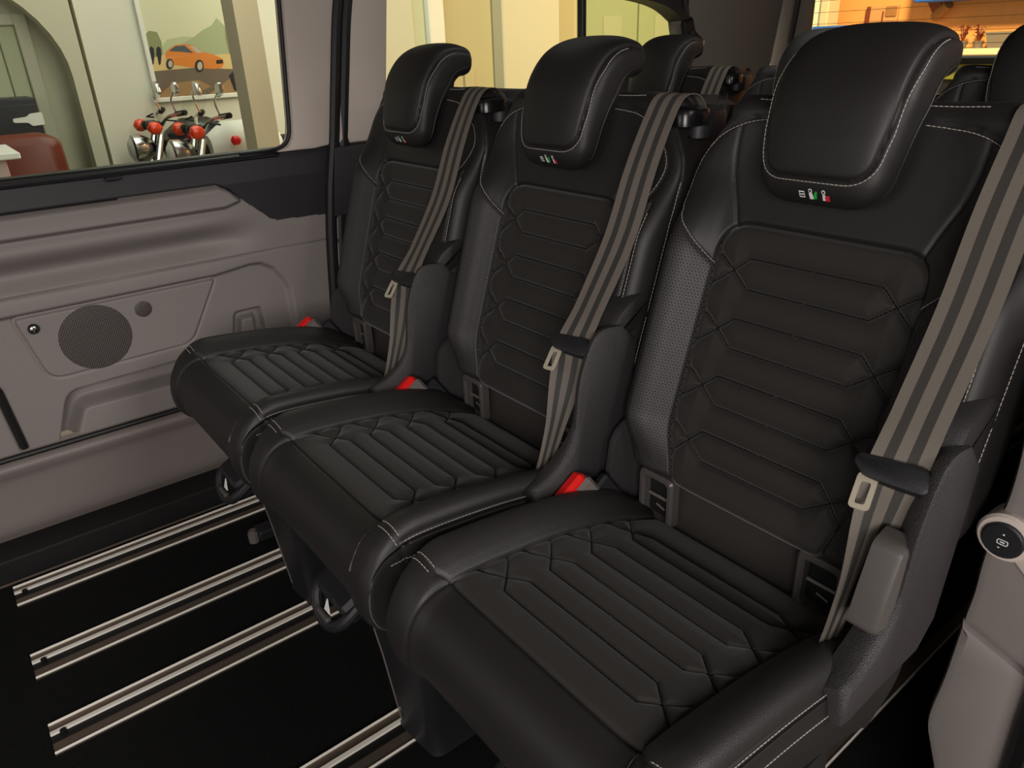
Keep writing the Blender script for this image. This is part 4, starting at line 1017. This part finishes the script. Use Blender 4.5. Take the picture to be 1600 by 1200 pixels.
# --- two motorcycles by the wall
def motorcycle(loc, rz, label, screen, paint):
    m = empty('motorcycle', loc, rz); tag(m, label, 'motorcycle')
    for x_, nm in ((.70, 'front_wheel'), (-.70, 'rear_wheel')):
        b = Bld(); t = [(x_+.24*math.cos(a), 0, .30+.24*math.sin(a)) for a in np.linspace(0, 2*math.pi, 25)]; b.tube(t, .06, 8, False); w_ = b.obj(nm, 'tyre', m)
        b = Bld(); b.lathe([(.03, -.05), (.03, .05)], (x_, 0, .30), 'y', 10)
        for k in range(6): a = k*math.pi/3; b.tube([(x_, 0, .30), (x_+.2*math.cos(a), 0, .30+.2*math.sin(a))], .012, 6)
        b.obj('spokes', 'chrome', w_)
    for s in (-1, 1):
        b = Bld(); b.tube([(.70, s*.09, .30), (.58, s*.09, .62), (.47, s*.09, .95)], [.032, .028, .022], 10); b.obj('fork_tube', 'chrome', m)
        b = Bld(); b.tube(spline([(.45, s*.05, 1.0), (.42, s*.15, 1.06), (.34, s*.27, 1.09)], 14), .012, 8); hb_ = b.obj('handlebar', 'chrome', m)
        b = Bld(); b.tube([(.37, s*.20, 1.08), (.33, s*.28, 1.09)], .018, 8); b.obj('grip', 'tyre', hb_)
        b = Bld(); b.tube([(.42, s*.22, 1.07), (.46, s*.25, 1.05), (.40, s*.28, 1.04)], .006, 6); b.obj('brake_lever', 'dark_cabinet', hb_)
        b = Bld(); b.tube(spline([(.37, s*.20, 1.09), (.39, s*.21, 1.17), (.38, s*.26, 1.22)], 10), .006, 6); mr = b.obj('mirror_arm', 'chrome', m)
        b = Bld(); b.prism(roundpoly([(s*.17, 1.19), (s*.28, 1.22), (s*.27, 1.29), (s*.19, 1.27)], .025), lambda p, d: (d, p[0], p[1]), .335, .365, .012); b.obj('mirror', 'chrome', mr)
        b = Bld(); b.tube([(.52, s*.06, 1.0), (.52, s*.17, 1.0)], .009, 6); st = b.obj('indicator_stalk', 'chrome', m)
        b = Bld(); b.lathe([(.012, -.05), (.036, -.03), (.045, .0), (.036, .03), (.010, .045)], (.53, s*.19, 1.0), 'x', 14); b.obj('indicator', 'orange_lens', st)
        b = Bld(); b.lathe([(.010, -.035), (.028, -.02), (.03, .015), (.008, .03)], (.30, s*.20, .93), 'x', 12); b.obj('side_lamp', 'red_button', st)
    b = Bld(); b.lathe([(.02, -.10), (.07, -.06), (.095, .0), (.098, .05), (.085, .06), (.02, .065)], (.60, 0, .86), 'x', 20); hl_ = b.obj('headlight', 'chrome', m)
    b = Bld(); b.lathe([(.082, .062), (.05, .082), (.004, .088)], (.60, 0, .86), 'x', 20); b.obj('lens', 'screen_clear', hl_)
    b = Bld(); b.lathe([(.05, -.02), (.055, .02), (.045, .035), (.004, .036)], (.50, -.06, 1.0), 'z', 14); b.lathe([(.05, -.02), (.055, .02), (.045, .035), (.004, .036)], (.50, .06, 1.0), 'z', 14); b.obj('gauges', 'dark_cabinet', m)
    if screen:
        b = Bld(); P_ = np.array([[(.60-.10*u-.10*(v*v), v*(.20-.08*u), 1.0+.22*u) for v in np.linspace(-1, 1, 9)] for u in np.linspace(0, 1, 8)])
        i_ = lambda r_, c2: r_*9+c2
        b.add(P_.reshape(-1, 3), [[i_(r_, k), i_(r_, k+1), i_(r_+1, k+1), i_(r_+1, k)] for r_ in range(7) for k in range(8)]); b.obj('windscreen', 'window_glass', m)
    b = Bld(); secs = [(.42, .10, .86, .10), (.30, .16, .90, .14), (.12, .17, .90, .14), (-.05, .12, .86, .10)]
    n = 14; V_ = []; 
    for x_, hw_, zc_, hz_ in secs:
        for k in range(n): a = 2*math.pi*k/n; V_.append((x_, hw_*math.cos(a), zc_+hz_*math.sin(a)))
    b.add(V_, [[r_*n+k, r_*n+(k+1) % n, (r_+1)*n+(k+1) % n, (r_+1)*n+k] for r_ in range(3) for k in range(n)]+[list(range(n))[::-1], [3*n+k for k in range(n)]]); b.obj('fuel_tank', paint, m)
    b = Bld(); b.box((-.35, 0, .80), (.62, .26, .10), None, .04); b.obj('saddle', 'tyre', m)
    b = Bld(); b.box((.10, 0, .48), (.42, .26, .34), None, .05); b.obj('engine', 'mirror_grey', m)
    for s in (-1, 1): b = Bld(); b.tube([(.2, s*.12, .35), (.0, s*.16, .22), (-.6, s*.17, .28)], .04, 10); b.obj('exhaust', 'chrome', m)
    b = Bld(); b.tube([(.45, 0, .9), (.3, 0, .25), (-.2, 0, .25), (-.35, 0, .72), (.4, 0, .85)], .025, 8); b.obj('frame', 'dark_cabinet', m)
    b = Bld(); b.box((-.78, 0, .72), (.10, .16, .08), None, .02); b.obj('tail_lamp', 'red_button', m)
    b = Bld(); b.tube([(.05, .1, .3), (.0, .28, .005)], .012, 6); b.obj('side_stand', 'dark_cabinet', m)
    return m
XM1, XM2, HPL = -4.86, -4.24, .20
y1_, y2_ = float(atx(233, 200, XM1)[1]), float(atx(300, 200, XM2)[1])
dp = empty('display_platform', (-4.5, y1_+.72, ZG)); tag(dp, 'low raised platform carrying the two motorcycles', 'platform')
bb = Bld(); bb.box((0, 0, HPL/2), (1.2, 2.3, HPL), None, .01); bb.obj('deck', 'showroom_cream', dp)
motorcycle((XM1, y1_+.52, ZG+HPL+.003), R(-90), 'motorcycle with a dark tank below the poster', False, 'tank_dark')
m2 = motorcycle((XM2, y2_+.50, ZG+HPL+.003), R(-90), 'motorcycle with a white tank and clear windscreen beside the tan pillar', True, 'white_paint')
dp.scale = (1, 1, 1)
# belt clip hanging from the rear pillar
kc = atx(1075, 45, -.94)
sb_ = empty('belt_clip', kc); tag(sb_, 'black seat belt clip hanging from the rear pillar', 'belt clip')
bb = Bld(); bb.tube(spline([(-.02, -.02, .14), (-.005, -.01, .06), (0, 0, 0), (.02, .01, -.06), (.01, 0, -.12), (-.02, -.01, -.22)], 24), [.010]*24, 8); bb.obj('strap', 'rubber', sb_)
bb = Bld(); bb.box((0, 0, .0), (.03, .06, .07), np.array(Matrix.Rotation(R(20), 3, 'X')), .01); bb.box((.01, .03, -.03), (.03, .07, .03), np.array(Matrix.Rotation(R(-30), 3, 'X')), .008); bb.obj('clip_body', 'rubber', sb_)
bb = Bld(); bb.box((.02, .065, -.055), (.004, .012, .035), np.array(Matrix.Rotation(R(-35), 3, 'X')), .001); bb.obj('clip_tongue', 'chrome', sb_)

# ================================================================== OUTSIDE: ORANGE HOUSE BEYOND THE REAR WINDOW
YO = 8.0
Xo = lambda u, v, y=YO: float(aty(u, v, y)[0]); Zo = lambda u, v, y=YO: float(aty(u, v, y)[2])
hs = empty('orange_house', (0, YO, ZG)); tag(hs, 'orange rendered house front beyond the tailgate window', 'house')
zl = Zo(1560, 74, YO-.22)-ZG
bb = Bld(); bb.box(((Xo(1290, 40)+4)/2, .1, (zl+4.2)/2), (4-Xo(1290, 40), .2, 4.2-zl), None, .0); bb.obj('wall', 'facade_orange', hs, False)
bb = Bld(); bb.box((.0, .12, zl/2-.05), (8, .2, zl-.1)); bb.obj('base_wall', 'dark_cabinet', hs, False)
bb = Bld(); bb.box((0, -.05, zl-.035), (8, .44, .06), None, .01); bb.obj('ledge', 'sill_cream', hs)
bb = Bld(); bb.box((0, .0, zl-.22), (8, .06, .14), None, .005); bb.obj('lime_band', 'lime_strip', hs)
for u in (1545, 1400): bb = Bld(); bb.box((Xo(u, 110), .0, zl-.55), (.10, .08, .5), None, .005); bb.obj('window_post', 'facade_trim', hs)
x0, x1, xm = Xo(1362, 20), Xo(1405, 20), Xo(1383, 20); z1 = Zo(1385, 9)-ZG
sd_ = bb = Bld(); bb.box(((x0+x1)/2, -.015, (z1+zl+.05)/2), (x1-x0, .05, z1-zl-.05), None, .006); dr = bb.obj('shutter', 'facade_shutter', hs)
bb = Bld(); bb.box((x0-.012, -.03, (z1+zl)/2), (.03, .07, z1-zl), None, .004); bb.obj('shutter_edge', 'plant_leaf', dr)
bb = Bld(); bb.box((xm, -.042, (z1+zl)/2), (.014, .012, z1-zl-.1), None, .003); bb.obj('shutter_gap', 'plant_leaf', dr)
bb = Bld(); bb.box((Xo(1396, 18), -.045, Zo(1396, 18)-ZG), (.12, .02, .10), None, .01); bb.obj('vent', 'facade_trim', dr)
bb = Bld(); bb.box(((Xo(1460, 0)+1.5)/2, -.18, Zo(1560, -4)-ZG+.16), (1.5-Xo(1460, 0), .5, .34), None, .01); bb.obj('awning', 'blue_awning', hs)
bb = Bld(); bb.add([(Xo(1455, 0), y_, Zo(1455, 0)-ZG+.02) for y_ in (-.12, .0)]+[(Xo(1480, 5), y_, Zo(1480, 3)-ZG) for y_ in (-.12, .0)]+[(Xo(1463, 27), y_, Zo(1463, 27)-ZG) for y_ in (-.05, .0)], [[0, 2, 4], [1, 5, 3], [0, 1, 3, 2], [2, 3, 5, 4], [4, 5, 1, 0]]); bb.obj('eaves_bracket', 'plant_leaf', hs, False)
bb = Bld(); bb.tube([(Xo(1463, 27), -.03, Zo(1463, 27)-ZG), (Xo(1490, 6), -.10, Zo(1490, 6)-ZG)], .05, 8); bb.obj('eaves_brace', 'facade_trim', hs)
sg_ = empty('blue_sign', (Xo(1310, 44, YO-.8), YO-.8, ZG)); tag(sg_, 'blue board standing below the orange house wall', 'sign')
zz = Zo(1310, 40, YO-.8)-ZG
bb = Bld(); bb.box((.1, 0, zz-.35), (.75, .05, .7), None, .008); bb.obj('board', 'blue_awning', sg_)
for s in (-.2, .4): bb = Bld(); bb.box((s, .05, (zz-.3)/2), (.05, .05, zz-.3), None, .005); bb.obj('post', 'dark_cabinet', sg_)
pt = empty('planter_box', (Xo(1573, 62, YO-.16), YO-.16, ZG+zl-.005)); tag(pt, 'grey flower box standing on the cream ledge', 'planter')
bb = Bld(); bb.add([(x, y, z) for x, y, z in ((-.13, -.06, 0), (.13, -.06, 0), (.13, .06, 0), (-.13, .06, 0), (-.16, -.08, .13), (.16, -.08, .13), (.16, .08, .13), (-.16, .08, .13))], [[0, 3, 2, 1], [4, 5, 6, 7], [0, 1, 5, 4], [1, 2, 6, 5], [2, 3, 7, 6], [3, 0, 4, 7]]); bb.obj('box', 'planter_grey', pt, False)
bb = Bld(); bb.box((0, 0, .128), (.34, .18, .016), None, .004); bb.obj('rim', 'planter_grey', pt)
for i, u in enumerate((1503, 1528)):
    pl = empty('potted_plant', (Xo(u, 70, YO-.16), YO-.16, ZG+zl-.005)); tag(pl, ('spiky reddish plant on the cream ledge next to the grey flower box', 'spiky reddish plant on the cream ledge farther from the flower box')[1-i], 'plant')
    bb = Bld(); bb.lathe([(.035, 0), (.05, .06), (.046, .062)], (0, 0, 0), 'z', 10); bb.obj('pot', 'planter_grey', pl)
    for k in range(16):
        a = random.uniform(0, 6.28); t = random.uniform(.04, .10); h = random.uniform(.06, .16)
        p_ = np.array([(0, 0, .05), (math.cos(a)*t*.5, math.sin(a)*t*.5, .05+h), (math.cos(a)*t, math.sin(a)*t, .05+h*.8)])
        s_ = np.array([-math.sin(a), math.cos(a), 0])*.012
        bb = Bld(); bb.add([p_[0]-s_*.3, p_[0]+s_*.3, p_[1]+s_, p_[1]-s_, p_[2], p_[1]+[0, 0, -.006]], [[0, 1, 2, 3], [3, 2, 4], [0, 3, 5], [1, 5, 2], [3, 4, 5], [2, 5, 4], [0, 5, 1]]); bb.obj('leaf', 'plant_leaf', pl, False)
